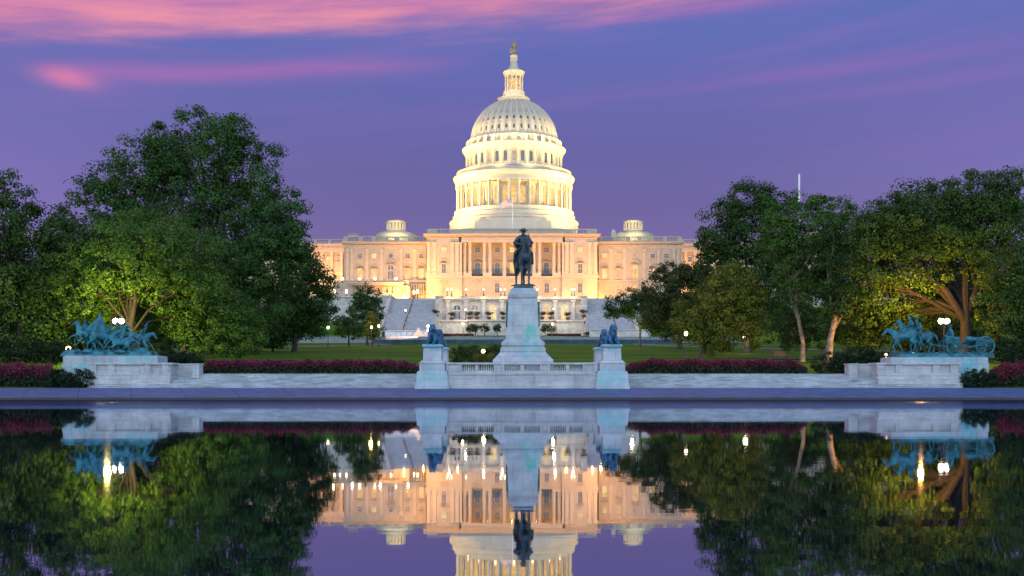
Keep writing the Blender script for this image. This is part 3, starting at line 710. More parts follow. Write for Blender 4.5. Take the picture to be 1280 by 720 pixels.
# ------------------------------------------------------------------ sculpted bodies: capsules fused into one continuous skin
def capsule_mesh(bm, p0, r0, p1, r1, n=12, m=4):
    p0, p1 = Vector(p0), Vector(p1); ax = p1 - p0; L_ = ax.length
    if L_ < 1e-5: ax = Vector((0, 0, 1)); L_ = 1e-5
    t = ax.normalized(); u = t.cross(Vector((0, 0, 1)) if abs(t.z) < 0.9 else Vector((1, 0, 0))).normalized(); w_ = t.cross(u)
    rows = []
    for i in range(m + 1): a = PI / 2 * i / m; rows.append((p0 - t * r0 * math.cos(a), r0 * math.sin(a)))
    for i in range(m + 1): a = PI / 2 * i / m; rows.append((p1 + t * r1 * math.sin(a), r1 * math.cos(a)))
    rings = []
    for c, r in rows:
        r = max(r, 1e-3); rings.append([bm.verts.new(c + (u * math.cos(2 * PI * k / n) + w_ * math.sin(2 * PI * k / n)) * r) for k in range(n)])
    for a, b in zip(rings[:-1], rings[1:]):
        for k in range(n): bm.faces.new((a[k], a[(k + 1) % n], b[(k + 1) % n], b[k]))
    bm.faces.new(rings[0][::-1]); bm.faces.new(rings[-1])
def organic(name, chains, mat, parent=None, voxel=0.04, smooth=4, xf=None, off=None):
    """chains: lists of (x, y, z, r); one skin is grown over all of them."""
    bm = bmesh.new()
    for ch in chains:
        if len(ch) == 1: ch = [ch[0], (ch[0][0], ch[0][1], ch[0][2] + .001, ch[0][3])]
        for a, b in zip(ch[:-1], ch[1:]): capsule_mesh(bm, a[:3], a[3], b[:3], b[3])
    bmesh.ops.recalc_face_normals(bm, faces=bm.faces)
    me = bpy.data.meshes.new('tmp'); bm.to_mesh(me); bm.free()
    o = bpy.data.objects.new('tmp', me); COL.objects.link(o)
    r = o.modifiers.new('r', 'REMESH'); r.mode = 'VOXEL'; r.voxel_size = voxel; r.adaptivity = 0.0
    sm = o.modifiers.new('s', 'SMOOTH'); sm.factor = 0.5; sm.iterations = smooth
    dg = bpy.context.evaluated_depsgraph_get(); res = bpy.data.meshes.new_from_object(o.evaluated_get(dg))
    bpy.data.objects.remove(o); bpy.data.meshes.remove(me)
    if xf is not None: res.transform(xf)
    if off is None: off = WL.get(parent.name, (0, 0, 0)) if parent else (0, 0, 0)
    res.transform(Matrix.Translation((-off[0], -off[1], -off[2])))
    res.polygons.foreach_set('use_smooth', [True] * len(res.polygons)); res.name = name
    res.materials.clear(); res.materials.append(mat)
    return link(name, res, parent, off)
def mirror(ch): return [(x, -y, z, r) for x, y, z, r in ch]
def horse_chains(pose='stand', head=0.0):
    """Life-size horse, x forward, withers at 1.6."""
    C = [[(0.58, 0, 1.22, .29), (0.1, 0, 1.22, .33), (-0.35, 0, 1.24, .31), (-0.68, 0, 1.30, .31), (-0.86, 0, 1.26, .2)],
         [(0.45, 0, 1.38, .22), (0.1, 0, 1.42, .16)]]
    hd = head
    poll = Vector((1.08 + .1 * hd, 0, 1.98 - .35 * hd)); muz = poll + Vector((.36 + .06 * hd, 0, -.36 + .05 * hd))
    C += [[(0.62, 0, 1.36, .24), (0.86, 0, 1.66 - .15 * hd, .165), (poll.x - .04, 0, poll.z - .05, .115)],
          [(poll.x, 0, poll.z, .11), ((poll.x * 2 + muz.x) / 3, 0, (poll.z * 2 + muz.z) / 3 - .03, .115), ((poll.x + 2 * muz.x) / 3, 0, (poll.z + 2 * muz.z) / 3, .078), (muz.x, 0, muz.z, .068)]]
    for sd in (1, -1): C.append([(poll.x - .03, sd * .06, poll.z + .08, .035), (poll.x - .02, sd * .075, poll.z + .2, .012)])
    C.append([(poll.x - .08, 0, poll.z + .06, .05), (0.76, 0, 1.86 - .2 * hd, .06), (0.5, 0, 1.62, .05)])   # mane
    def leg(pts, sd, rs): C.append([(p[0], sd * p[1], p[2], r) for p, r in zip(pts, rs)])
    FR = (.15, .105, .062, .045, .062); HR = (.21, .15, .07, .048, .066)
    if pose == 'stand':
        for sd in (1, -1):
            leg([(.55, .17, 1.08), (.50, .18, .84), (.53, .17, .48), (.52, .17, .14), (.57, .17, .05)], sd, FR)
            leg([(-.66, .17, 1.12), (-.56, .2, .84), (-.86, .18, .54), (-.80, .18, .14), (-.74, .18, .05)], sd, HR)
        C.append([(-1.0, 0, 1.36, .06), (-1.14, 0, 1.12, .085), (-1.16, 0, .72, .06), (-1.13, 0, .5, .02)])
    elif pose == 'gallop':
        leg([(.58, .17, 1.08), (.80, .18, .95), (1.12, .17, .82), (1.30, .17, .55), (1.38, .17, .46)], 1, FR)
        leg([(.55, .17, 1.05), (.66, .18, .82), (.98, .17, .60), (.86, .17, .28), (.80, .17, .18)], -1, FR)
        leg([(-.66, .17, 1.12), (-.70, .2, .82), (-1.05, .18, .62), (-1.22, .18, .24), (-1.30, .18, .15)], 1, HR)
        leg([(-.66, .17, 1.12), (-.50, .2, .82), (-.78, .18, .55), (-.66, .18, .18), (-.56, .18, .08)], -1, HR)
        C.append([(-1.0, 0, 1.38, .06), (-1.3, 0, 1.42, .09), (-1.62, 0, 1.22, .06), (-1.78, 0, 1.05, .02)])
    elif pose == 'pull':
        leg([(.56, .17, 1.05), (.62, .18, .82), (.92, .17, .60), (.82, .17, .26), (.88, .17, .16)], 1, FR)
        leg([(.55, .17, 1.05), (.44, .18, .82), (.34, .17, .47), (.18, .17, .16), (.22, .17, .06)], -1, FR)
        leg([(-.66, .17, 1.12), (-.44, .2, .82), (-.70, .18, .50), (-.52, .18, .14), (-.46, .18, .05)], 1, HR)
        leg([(-.66, .17, 1.12), (-.66, .2, .82), (-1.02, .18, .56), (-1.10, .18, .16), (-1.05, .18, .06)], -1, HR)
        C.append([(-1.0, 0, 1.36, .06), (-1.2, 0, 1.22, .085), (-1.34, 0, .9, .06), (-1.4, 0, .66, .02)])
    else:   # fallen
        leg([(.56, .17, 1.05), (.80, .2, .90), (1.10, .2, .92), (1.18, .2, .66), (1.24, .2, .6)], 1, FR)
        leg([(.56, .17, 1.05), (.88, .2, .95), (1.02, .2, .70), (.80, .2, .62), (.72, .2, .62)], -1, FR)
        leg([(-.66, .17, 1.12), (-.40, .25, .95), (-.66, .25, .80), (-.30, .25, .72), (-.2, .25, .72)], 1, HR)
        leg([(-.66, .17, 1.12), (-.50, .2, .86), (-.90, .2, .80), (-1.2, .2, .75), (-1.28, .2, .72)], -1, HR)
        C.append([(-1.0, 0, 1.3, .06), (-1.3, 0, 1.1, .085), (-1.6, 0, .9, .05)])
    return C
def rider_chains(arm='reins', lean=0.0):
    L_ = lean
    C = [[(0, 0, 1.62, .17), (.03 + L_ * .3, 0, 1.88, .165), (.04 + L_ * .55, 0, 2.10, .175)], [(.04 + L_ * .6, .2, 2.17, .085), (.04 + L_ * .6, -.2, 2.17, .085)],
         [(.05 + L_ * .65, 0, 2.22, .085), (.07 + L_ * .75, 0, 2.32, .075)],
         [(.08 + L_ * .8, 0, 2.45, .118), (.11 + L_ * .8, 0, 2.38, .095)], [(.20 + L_ * .8, 0, 2.42, .028)], [(.15 + L_ * .8, 0, 2.33, .075)]]
    for sd in (1, -1):
        C.append([(0, sd * .13, 1.6, .13), (.32, sd * .40, 1.34, .10), (.16, sd * .46, .92, .075), (.14, sd * .46, .82, .06), (.36, sd * .49, .80, .045)])
        sh = (.04 + L_ * .6, sd * .24, 2.15)
        if arm == 'sword' and sd == 1: C.append([sh + (.075,), (.0 + L_ * .6, .42, 2.40, .06), (-.05 + L_ * .6, .42, 2.70, .05), (.3 + L_ * .6, .42, 3.1, .018), (.6 + L_ * .6, .4, 3.4, .012)])
        elif arm == 'hip' and sd == 1: C.append([sh + (.08,), (-.06, .42, 1.86, .065), (.14, .24, 1.72, .05)])
        else: C.append([sh + (.08,), (.04 + L_ * .5, sd * .46, 1.90, .075), (.36 + L_ * .4, sd * .12, 1.78, .05), (.42 + L_ * .4, sd * .1, 1.77, .05)])
    return C
def hat(name, c, r, mat, parent, xf):
    return MB().lathe([(r * 1.9, 0), (r * 1.95, .02), (r * 1.15, .035), (r * 1.08, r * .8), (r * .7, r * 1.15), (.01, r * 1.2)], 0, 0, 16).xf(xf @ Matrix.Translation(c)).build(name, mat, parent, smooth=True)
# the bronze figure on top of the dome
k_ = 2.95
T = Matrix.Translation((CX, CY, zz(69.6))) @ Matrix.Rotation(-PI / 2, 4, 'Z') @ Matrix.Scale(k_, 4)
organic('crowning_statue', [[(0, 0, .02, .30), (0, 0, .5, .27), (0, 0, .98, .20), (0, 0, 1.18, .18), (0, 0, 1.40, .2)], [(0, .2, 1.45, .09), (0, -.2, 1.45, .09)], [(0, 0, 1.5, .08), (.02, 0, 1.66, .12), (.02, 0, 1.8, .11), (-.04, 0, 1.98, .05)],
    [(0, .22, 1.45, .08), (.08, .34, 1.12, .07), (.2, .32, .82, .06)], [(0, -.22, 1.45, .08), (.06, -.34, 1.15, .07), (.22, -.3, .9, .07)], [(.22, .32, .85, .03), (.25, .32, .1, .03)], [(.24, -.34, .75, .17), (.24, -.34, .4, .15)],
    [(-.1, .1, 1.3, .14), (-.16, .12, .3, .16)]], M['gold'], bld, voxel=.045, xf=T)

# ------------------------------------------------------------------ floodlights of the building
WARM = (1.0, 0.78, 0.32); PEACH = (1.0, 0.50, 0.21)
for a_ in (-150, -122, -90, -58, -30):      # round the drum, from the roof edge
    a = math.radians(a_)
    area('dome_flood', (CX + 36 * math.cos(a), CY + 36 * math.sin(a), 51.5), (CX, CY, 74), 4, 170, WARM, spread=110)
for a_ in (-165, -135, -105, -75, -45, -15):      # on the ledge above the colonnade, for the upper drum and shell
    a = math.radians(a_)
    area('upper_flood', (CX + 24 * math.cos(a), CY + 24 * math.sin(a), zz(219)), (CX + 6 * math.cos(a), CY + 6 * math.sin(a), 92), 2, 560, WARM, spread=120)
for a_ in range(-174, 0, 12):      # on the ledge at the foot of the ribbed shell
    a = math.radians(a_)
    area('shell_flood', (CX + 18 * math.cos(a), CY + 18 * math.sin(a), zz(186)), (CX + 10 * math.cos(a), CY + 10 * math.sin(a), zz(136)), 1.6, 210, WARM, spread=100)
for a_ in (-160, -125, -90, -55, -20):
    a = math.radians(a_)
    area('lantern_flood', (CX + 10 * math.cos(a), CY + 10 * math.sin(a), zz(126)), (CX, CY, zz(96)), 1, 170, WARM, spread=120)
for px, y, z in ((445, 362, 47.5), (838, 362, 47.5), (520, 364, 47.5), (765, 364, 47.5), (480, 400, 47), (803, 400, 47)):      # long throws from the wing roofs
    area('roof_flood', (X(px, y), y, z), (CX, CY - 4, 86), 3, 5600, WARM, spread=70)
for i in range(9):                          # inside the colonnade
    a = math.radians(-170 + i * 20)
    point('colonnade_lamp', (CX + 18.6 * math.cos(a), CY + 18.6 * math.sin(a), zz(263)), 34, (1.0, .66, .26), .4)
for px in (512, 552, 596, 640, 684, 728, 770, 800, 832):     # along the foot of the west front
    xx = X(px, 340); mid = 533 < px < 747; area('front_flood', (xx, 329 if mid else 337, 24.3), (X(px, 352), 352, 42), 8, 4700 if mid else 8500, (1.0, .52, .17) if mid else (1.0, .49, .13), sy=1.0, spread=130)
for px in (540, 572, 708, 741, 527, 753):    # pools of light in the corners
    point('corner_lamp', (X(px, 348), 348.6 if 533 < px < 747 else 353.5, 27.5), 800, (1.0, .46, .08), .3)
for px in (587, 610, 640, 670, 693):         # in the loggia
    point('loggia_lamp', (X(px, 353), 353.4, Z(304.5, 353)), 60, (1.0, .6, .28), .2)
for px, y, z in ((395, 372, Z(347, 372)), (417, 372, Z(347, 372)), (858, 373, Z(340, 373)), (870, 373, Z(340, 373))):
    point('colonnade_wall_lamp', (X(px, y), y, z), 420, (1.0, .62, .24), .3)
for px in (445, 470, 498): area('wing_flood', (X(px, 347), 346.6, Z(350, 344) + .2), (X(px, 356), 356, 46), 6, 720, (1.0, .49, .13), sy=.8, spread=150)
for px in (400, 418, 866): area('far_wing_flood', (X(px, 366), 366, 27), (X(px, 378), 378, 42), 6, 3600, PEACH, sy=1.0, spread=130)
for px in (440, 475, 510): point('wing_ledge_lamp', (X(px, 350), 350.5, Z(349, 350)), 280, (1.0, .70, .36), .3)
for px in (425, 489, 505): point('annex_lamp', (X(px, 341), 341, Z(364, 341)), 70, (1.0, .66, .30), .3)
for sgn, px in ((-1, 495), (1, 791.5)):
    area('lantern_flood', (X(px, 372), 370, Z(291, 372)), (X(px, 385), 385, Z(284, 385)), 2, 1900, WARM)

# ================================================================== WEST TERRACE
DT = 315.0
TL = thing('terrace_wall', (X(638.5, DT), DT, 12.0), 'long pale marble terrace wall with a row of seven arched windows below the domed building', 'terrace wall')
def pc(px, d=DT): return X(px, d)
m = MB(); m.box(pc(552), pc(727), DT + .5, 345, 12, Z(373.5, DT)); m.build('arcade_wall', M['terrace'], TL)
m = MB(); m.box(pc(544.4), pc(553), DT - 1.2, 345, 12, Z(371.5, DT)); m.box(pc(726), pc(733.5), DT - 1.2, 345, 12, Z(371.5, DT)); 
m.box(pc(544), pc(553.4), DT - 1.6, 345, Z(371.5, DT), Z(370, DT)); m.box(pc(725.6), pc(733.9), DT - 1.6, 345, Z(371.5, DT), Z(370, DT)); m.build('end_pier', M['terrace'], TL)
m = MB(); m.box(pc(553) + .01, pc(726) - .01, DT - .2, DT + 2, Z(375.2, DT), Z(373.6, DT)); m.box(pc(553) + .01, pc(726) - .01, DT - .6, DT + 2, Z(373.6, DT), Z(372.4, DT)); m.build('cornice', M['terrace_trim'], TL)
m = MB(); parapet(m, pc(553), pc(726), DT + .6, Z(372.4, DT), Z(370, DT), [(pc(q - 2.2), pc(q + 2.2)) for q in (560, 582.6, 604.6, 627.5, 649.5, 672, 694, 716.5)]); m.build('balustrade', M['terrace_trim'], TL)
for q in (560, 582.6, 604.6, 627.5, 649.5, 672, 694, 716.5):
    MB().tier(pc(q), DT + .3, [(.55, .3, Z(400, DT)), (.62, .4, Z(399, DT)), (.5, .3, Z(398, DT)), (.45, .28, Z(379, DT)), (.7, .5, Z(377, DT)), (.8, .6, Z(375.3, DT))]).build('pilaster', M['terrace_trim'], TL)
for q, mt in ((571.3, G), (593.5, CU), (615.8, M['litw']), (638.5, M['lit']), (661, M['lit']), (683.5, M['lit']), (705.7, M['litw'])):
    window(TL, q, 381.4, 399, 8.6, DT + .5, mt, arched=True, name='arched_window', frame_mat=M['terrace_trim'])
m = MB(); m.box(pc(552), pc(727), DT - 4.2, DT + .5, 12, Z(402.2, DT)); m.build('lower_wall', M['terrace'], TL)
m = MB(); m.box(pc(551), pc(585), DT - 6.0, DT - 4.2, 12, Z(403.2, DT)); m.box(pc(695), pc(728), DT - 6.0, DT - 4.2, 12, Z(403.2, DT)); m.build('projecting_wall', M['terrace_trim'], TL)
m = MB(); m.box(pc(550), pc(586), DT - 6.5, DT - .3, Z(403.2, DT), Z(401.4, DT)); m.box(pc(586.01), pc(693.99), DT - 4.7, DT - .3, Z(402.2, DT), Z(400.6, DT)); m.box(pc(694), pc(729), DT - 6.5, DT - .3, Z(403.2, DT), Z(401.4, DT)); m.build('ledge', M['terrace_trim'], TL)
for sgn, a, b in ((-1, 545, 552), (1, 728, 736.5)):
    m = MB(); m.box(pc(a), pc(b), DT - 8, DT - 1.3, 12, Z(408 if sgn > 0 else 404, DT)); m.box(pc(a - .4), pc(b + .4), DT - 8.3, DT - 1.3, Z(408 if sgn > 0 else 404, DT), Z(406.5 if sgn > 0 else 402.5, DT))
    m.box(pc(a + 1), pc(b - 2), DT - 5, DT - 1.3, Z(406.5 if sgn > 0 else 402.5, DT), Z(398, DT)); m.build('stepped_pier', M['terrace_trim'], TL)
# grand stairs
def grand_stair(label, xl_top, xl_bot, xr, side):
    o = thing('grand_staircase', (X((xl_bot + xr) / 2, 310), 296, 12.5), label, 'staircase', 'grand stairs up to the terrace')
    yb, yt = 296.0, 328.0; zb_, zt_ = Z(415, yb), Z(373, yt); n = 64; m = MB(); land = 30
    y, z = yb, zb_; run = (yt - yb - 4.0) / n; rise = (zt_ - zb_) / n
    for i in range(n):
        ye = y + run + (4.0 if i == land else 0)
        t = (y - yb) / (yt - yb)
        xa = X(xl_bot + (xl_top - xl_bot) * t, 296 + 32 * t) ; xb = X(xr, 296 + 32 * t)
        m.box(min(xa, xb), max(xa, xb), y, yt + 1, z, z + rise); y = ye; z += rise
    m.build('flight', M['stairs'], o)
    for xx_t, xx_b in ((xl_top, xl_bot),):
        m = MB()
        p0 = Vector((X(xx_b, yb), yb, zb_ + 1.1)); p1 = Vector((X(xx_t, yt), yt, zt_ + 1.2)); w_ = .9 * side
        vs = []
        for p in (p0, p1): vs += [(p.x, p.y, p.z), (p.x + w_, p.y, p.z), (p.x + w_, p.y, p.z - 3), (p.x, p.y, p.z - 3)]
        m.add(vs, [(0, 1, 2, 3), (7, 6, 5, 4), (0, 4, 5, 1), (1, 5, 6, 2), (2, 6, 7, 3), (3, 7, 4, 0)]); m.build('flank_wall', M['terrace_trim'], o)
    m = MB(); xm_b, xm_t = X((xl_bot + xr) / 2 - 6 * side * -1, yb), X((xl_top + xr) / 2 + 6 * side * -1 * -1, yt)
    xm_b, xm_t = X(504 if side < 0 else 771, yb), X(518 if side < 0 else 757, yt)
    m.tube([(xm_b, yb, zb_ + 1.0), (xm_t, yt, zt_ + 1.0)], [.11, .11], 6)
    for i in range(9):
        t = i / 8; m.tube([(xm_b + (xm_t - xm_b) * t, yb + (yt - yb) * t, zb_ + (zt_ - zb_) * t - .6), (xm_b + (xm_t - xm_b) * t, yb + (yt - yb) * t, zb_ + (zt_ - zb_) * t + 1)], [.09, .09], 6)
    m.build('handrail', M['iron'], o); return o
grand_stair('broad grey granite stair flight between the wide dark round tree and the terrace arcade', 490, 477.5, 545, -1)
grand_stair('broad grey granite stair flight beside the small spreading tree and the terrace arcade', 783, 795, 733, 1)
# retaining walls beside the stairs
RW = 'retaining walls beside the grand stairs'
o = thing('retaining_wall', (X(440, 326), 326, 12), 'weathered grey retaining wall with heavy end pier beside the wide dark round tree', 'wall', RW)
m = MB(); m.box(X(380, 328), X(484, 328), 328, 346, 12, Z(371.8, 328)); m.build('wall', M['terrace'], o)
MB().box(X(380, 328), X(484, 328), 327.5, 329, Z(371.8, 328), Z(370, 328)).build('coping', M['terrace_trim'], o)
m = MB(); m.box(X(478, 325), X(489, 325), 325, 334, 12, Z(371, 325)); m.box(X(477, 325), X(490, 325), 324.6, 334, Z(371, 325), Z(369, 325)); m.build('end_pier', M['terrace_trim'], o)
o = thing('retaining_wall', (X(840, 326), 326, 12), 'grey retaining wall half hidden behind the small spreading tree', 'wall', RW)
m = MB(); m.box(X(783, 328), X(960, 328), 328, 346, 12, Z(371.8, 328)); m.build('wall', M['terrace'], o)
MB().box(X(783, 328), X(960, 328), 327.5, 329, Z(371.8, 328), Z(370, 328)).build('coping', M['terrace_trim'], o)
tag(MB().box(pc(545.2), pc(733), 345.2, 349.5, 12, 23.6).box(X(380, 346), X(545, 346), 346.2, 349.5, 12, 23.6).box(X(733, 346), X(960, 346), 346.2, 349.5, 12, 23.6).build('terrace_ground', M['plaza']), kind='structure')
o = thing('low_wall', (X(790, 294), 294, 11), 'low white stone wall at the foot of the stairs under the small spreading tree', 'wall')
MB().box(X(737, 294), X(813, 294), 294, 295.5, 10.5, Z(413, 294)).build('wall', M['terrace_trim'], o)
MB().box(X(736.6, 294), X(813.6, 294), 293.7, 295.8, Z(413, 294), Z(411.8, 294)).build('coping', M['terrace_trim'], o)
o = thing('low_wall', (X(440, 285), 285, 10), 'low pale wall behind the fir trees at the upper edge of the lawn', 'wall')
MB().box(X(395, 287), X(478, 287), 287, 288, 9.5, Z(422.5, 287)).build('wall', M['terrace'], o)
MB().box(X(394.5, 287), X(478.5, 287), 286.8, 288.2, Z(422.5, 287), Z(421.6, 287)).build('coping', M['terrace_trim'], o)
# bright site hoarding in front of the stair
o = thing('site_hoarding', (X(512, 290), 290, 11), 'brightly lit pinkish site hoarding at the foot of the wide granite stairs', 'hoarding')
m = MB(); xa, xb = X(481, 290), X(543, 290); n = 9
for i in range(n):
    a = xa + (xb - xa) * i / n; b = xa + (xb - xa) * (i + 1) / n; MB().box(a + .04, b - .04, 290, 290.15, 10.8, Z(414.5 + (i % 3) * .4, 290)).build('panel', M['white'], o)
MB().box(xa, xb, 289.7, 290.0, Z(414, 290), Z(413.3, 290)).build('top_rail', M['white'], o)
o = thing('pale_tent', (X(523, 288.5), 288.5, 11), 'small pointed white tent with a glowing canopy by the site hoarding', 'tent')
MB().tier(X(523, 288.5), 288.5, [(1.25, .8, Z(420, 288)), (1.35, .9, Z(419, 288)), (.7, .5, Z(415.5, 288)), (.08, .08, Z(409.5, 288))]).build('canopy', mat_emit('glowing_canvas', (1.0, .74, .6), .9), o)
m = MB()
for sx in (-1, 1):
    for sy in (-1, 1): m.box(X(523, 288.5) + sx * 1.15 - .06, X(523, 288.5) + sx * 1.15 + .06, 288.5 + sy * .7 - .06, 288.5 + sy * .7 + .06, 11, Z(420, 288))
m.build('tent_frame', M['white'], o)
area('hoarding_lamp', (X(512, 286), 286.0, 12.2), (X(512, 290), 290, 13.0), 12, 190, (1.0, .62, .46), sy=.4)
# dark screened fence along the top of the lawn
o = thing('screen_fence', (X(650, 283), 283, 10), 'long low dark teal screened fence along the top of the lawn', 'fence')
xa, xb = X(466, 283), X(850, 283); n = 26
for i in range(n):
    a = xa + (xb - xa) * i / n; b = xa + (xb - xa) * (i + 1) / n
    MB().box(a + .05, b - .05, 283, 283.08, gz(283) - .2, Z(424.6, 283)).build('screen_panel', M['fence'], o)
    MB().box(a - .06, a + .06, 282.95, 283.2, gz(283) - .2, Z(424, 283)).build('fence_post', M['iron'], o)

# ------------------------------------------------------------------ lamps
def lamp_proto(h, r, kind='post', globe='globe', twin=False):
    o = thing('street_lamp' if kind == 'post' else 'terrace_lamp', (0, 0, 0), 'x', 'lamp')
    m = MB().lathe([(.28, 0), (.28, .12), (.2, .2), (.16, .6), (.09, .75), (.075, h - r * 2.2), (.12, h - r * 2.1), (.16, h - r * 1.95)], 0, 0, 12)
    if twin: m.tube([(-.29, 0, h - r * 2.0), (0, 0, h - r * 2.6), (.29, 0, h - r * 2.0)], [.05, .07, .05], 6)
    m.build('post', M['iron'], o, smooth=True)
    for sx in ((-.29, .29) if twin else (0,)):
        MB().ball((sx, 0, h - r), r, 14, 8).build('globe', M[globe], o, smooth=True)
        MB().lathe([(.10, h - .02), (.06, h + .06), (.01, h + .16)], sx, 0, 8).build('finial', M['iron'], o)
    return o
LT = 'lamps on the terrace balustrade'
tb = Z(370, DT)
tl = lamp_proto(2.3, .27, 'terrace'); tl['group'] = LT; tl['category'] = 'lamp'
spots = [(559, 'lit lamp of the close pair nearest the grand stair, outer one on the end pier'), (564.5, 'lit lamp of the close pair nearest the grand stair, inner one by the first arch'),
 (582.5, 'lit lamp on the balustrade between the dark arched window and its curtained neighbour'), (604.7, 'lit lamp on the balustrade between the curtained arch and the bright arch'),
 (626, 'lit lamp on the balustrade, inner of the pair beside the tall pedestal'), (631, 'lit lamp on the balustrade, of the pair, touching the tall pedestal edge'),
 (671.7, 'lit lamp on the balustrade just clear of the tall pedestal on the tree side'), (693.8, 'lit lamp on the balustrade between the two yellow arches on the tree side'),
 (714.6, 'lit lamp in the close pair beyond the last yellow arch, the inner one'), (718, 'lit lamp in the close pair beyond the last yellow arch, the outer one')]
for i, (px, lb) in enumerate(spots): place(tl, i, (X(px, DT + .6), DT + .6, tb - .12), lb)
LS = 'globe lamps on tall posts'
sl = lamp_proto(4.4, .34, 'post'); sl['group'] = LS
sp = [(578.7, 302, 406 - 3, 'globe lamp on tall post before the blank terrace wall on the stair side'), (690.5, 302, 403.5, 'globe lamp on tall post before the blank terrace wall beside the clipped trees')]
n_ = 0
for px, d, pt, lb in sp: place(sl, n_, (X(px, d), d, Z(pt, d) - 4.4), lb); n_ += 1
for px, d, pt, lb in ((582, 309.6, 386, 'globe lamp standing on the terrace ledge between the dark arch and the curtained arch'), (692.3, 309.6, 385, 'globe lamp standing on the terrace ledge beside the yellow arch'),
        (507, 312, 387, 'single globe lamp standing half way up the wide granite stairs')):
    o = place(sl, n_, (X(px, d), d, Z(pt, d) - 3.1), lb); o.scale = (.85, .85, .705); n_ += 1
place(sl, n_, (X(410, 240), 240, gz(240)), 'small lit lamp at the dark edge of the big tree on the lawn'); n_ += 1
for px, d, py, lb in ((464.4, 243, 407, 'bright orange lamp in front of the yellow fir tree'), (473.5, 247, 405.5, 'lamp showing beside the tip of the yellow fir tree'),
                      (930, 158, 420, 'lamp glowing low between the yellow bushy tree and the tall tree trunks'), (604, 104, 436.5, 'warm glowing globe lamp behind the stone balustrade by the clipped hedge')):
    o = place(sl, n_, (X(px, d), d, gz(d)), lb); h = Z(py, d) - gz(d); sc = h / 4.4; o.scale = (.75, .75, sc) if d > 110 else (.55, .55, sc); n_ += 1
for px, py in ((582, 389), (692.3, 388), (578.7, 408), (690.5, 408)): point('terrace_lamp_light', (X(px, 306.5), 306.5 if py < 400 else 300.8, Z(py, 306.5)), 900, (1.0, .74, .46), .3)
for px in (562, 604.7, 628, 671.7, 693.8, 716): point('balustrade_lamp_light', (X(px, DT), DT - 1.6, Z(368, DT)), 420, (1.0, .66, .36), .3)
point('hedge_lamp_light', (X(604, 104) + .1, 103.2, Z(437, 104)), 90, (1.0, .80, .42), .15)
point('fir_lamp_light', (X(464.4, 243), 241.6, Z(408, 243)), 900, (1.0, .68, .26), .3)
point('tree_gap_light', (X(930, 158), 157, Z(421, 158)), 260, (1.0, .8, .42), .3)
place(sl, n_, (X(857.5, 121), 121, gz(121)), 'lamp shining through the foliage of the yellow bushy tree'); h = Z(414, 121) - gz(121)
o = [q for q in bpy.data.objects if q.get('label') == 'lamp shining through the foliage of the yellow bushy tree'][0]; o.scale = (.6, .6, h / 4.4)
n_ += 1
LG = 'bright floodlights on the annex terrace'
al = lamp_proto(1.6, .42, 'terrace'); al['group'] = LG
al2 = [(428, 'bright flood lamp on the annex roof edge beside the big tree crown'), (449.5, 'bright flood lamp on the annex roof edge, above the dark round tree'), (468.6, 'bright flood lamp on the annex roof edge between the round tree and canopy'),
       (495, 'bright flood lamp over the annex canopy with the three curtained windows')]
za = Z(352.4, 343)
for i, (px, lb) in enumerate(al2): place(al, i, (X(px, 343), 343, Z(353.2, 343)), lb)
for i, (px, py, lb) in enumerate(((418, 361, 'lamp standing by the big tree edge on the lower annex terrace'), (433, 361.5, 'lamp standing before the pale annex wall, near the dark round tree'), (517.5, 362.5, 'lamp at the stair head, first of two by the scaffold gate'),
        (522, 361.5, 'lamp at the stair head, second of two, nearer the pale pavilion corner'), (505, 368, 'small lamp in the bright yellow annex doorway'))):
    o = place(al, 1, (X(px, 334), 334, Z(py, 334) - 1.6 * 1.6), lb); o.scale = (.8, .8, 1.6)
o = thing('work_lamp', (X(535, 289), 289, 11), 'slim mast with two pinkish work lamps beside the bronze lion', 'lamp')
MB().tube([(X(535, 289), 289, 10.8), (X(535, 289), 289, Z(407, 289))], [.08, .07], 6).build('mast', M['iron'], o)
for py in (408, 413): MB().ball((X(535.4, 289), 288.8, Z(py, 289)), .42, 12, 8).build('globe', M['globe_pink'], o, smooth=True)
# the two great lamps under the trees
for px, d, lb, cdx in ((148, 108, 'twin globe lamp glaring above the cavalry bronze under the broad tree', 5.2), (1180, 108, 'twin globe lamp glaring above the cannon bronze in front of the forked trunk', 4.0)):
    o = lamp_proto(Z(398, 108) - gz(108), .26, 'post', 'globe_hot', True); o['label'] = lb; o['group'] = 'twin globe lamps behind the bronzes'; o.location = (X(px, d), d, gz(d))
o = lamp_proto(2.4, .25, 'post'); o['label'] = 'small lamp low beside the cavalry pedestal on its tree side'; o['group'] = LS; o.location = (X(85.5, 104), 104, Z(432.5, 104) - 2.4)
o = lamp_proto(2.0, .2, 'post'); o['label'] = 'tiny low lamp between the trimmed hedge and the team of bronze horses'; o['group'] = LS; o.location = (X(1108.5, 102), 102, Z(441.5, 102) - 2.0)
point('tree_lamp_light', (X(134, 111), 111.0, Z(394, 111)), 7500, (1.0, .74, .16), .3)
point('tree_lamp_light', (X(1150, 112), 112.0, Z(393, 112)), 8500, (1.0, .50, .09), .3)
point('tree_lamp_light', (X(790, 204), 204, Z(412, 204)), 500, (1.0, .86, .30), .3)

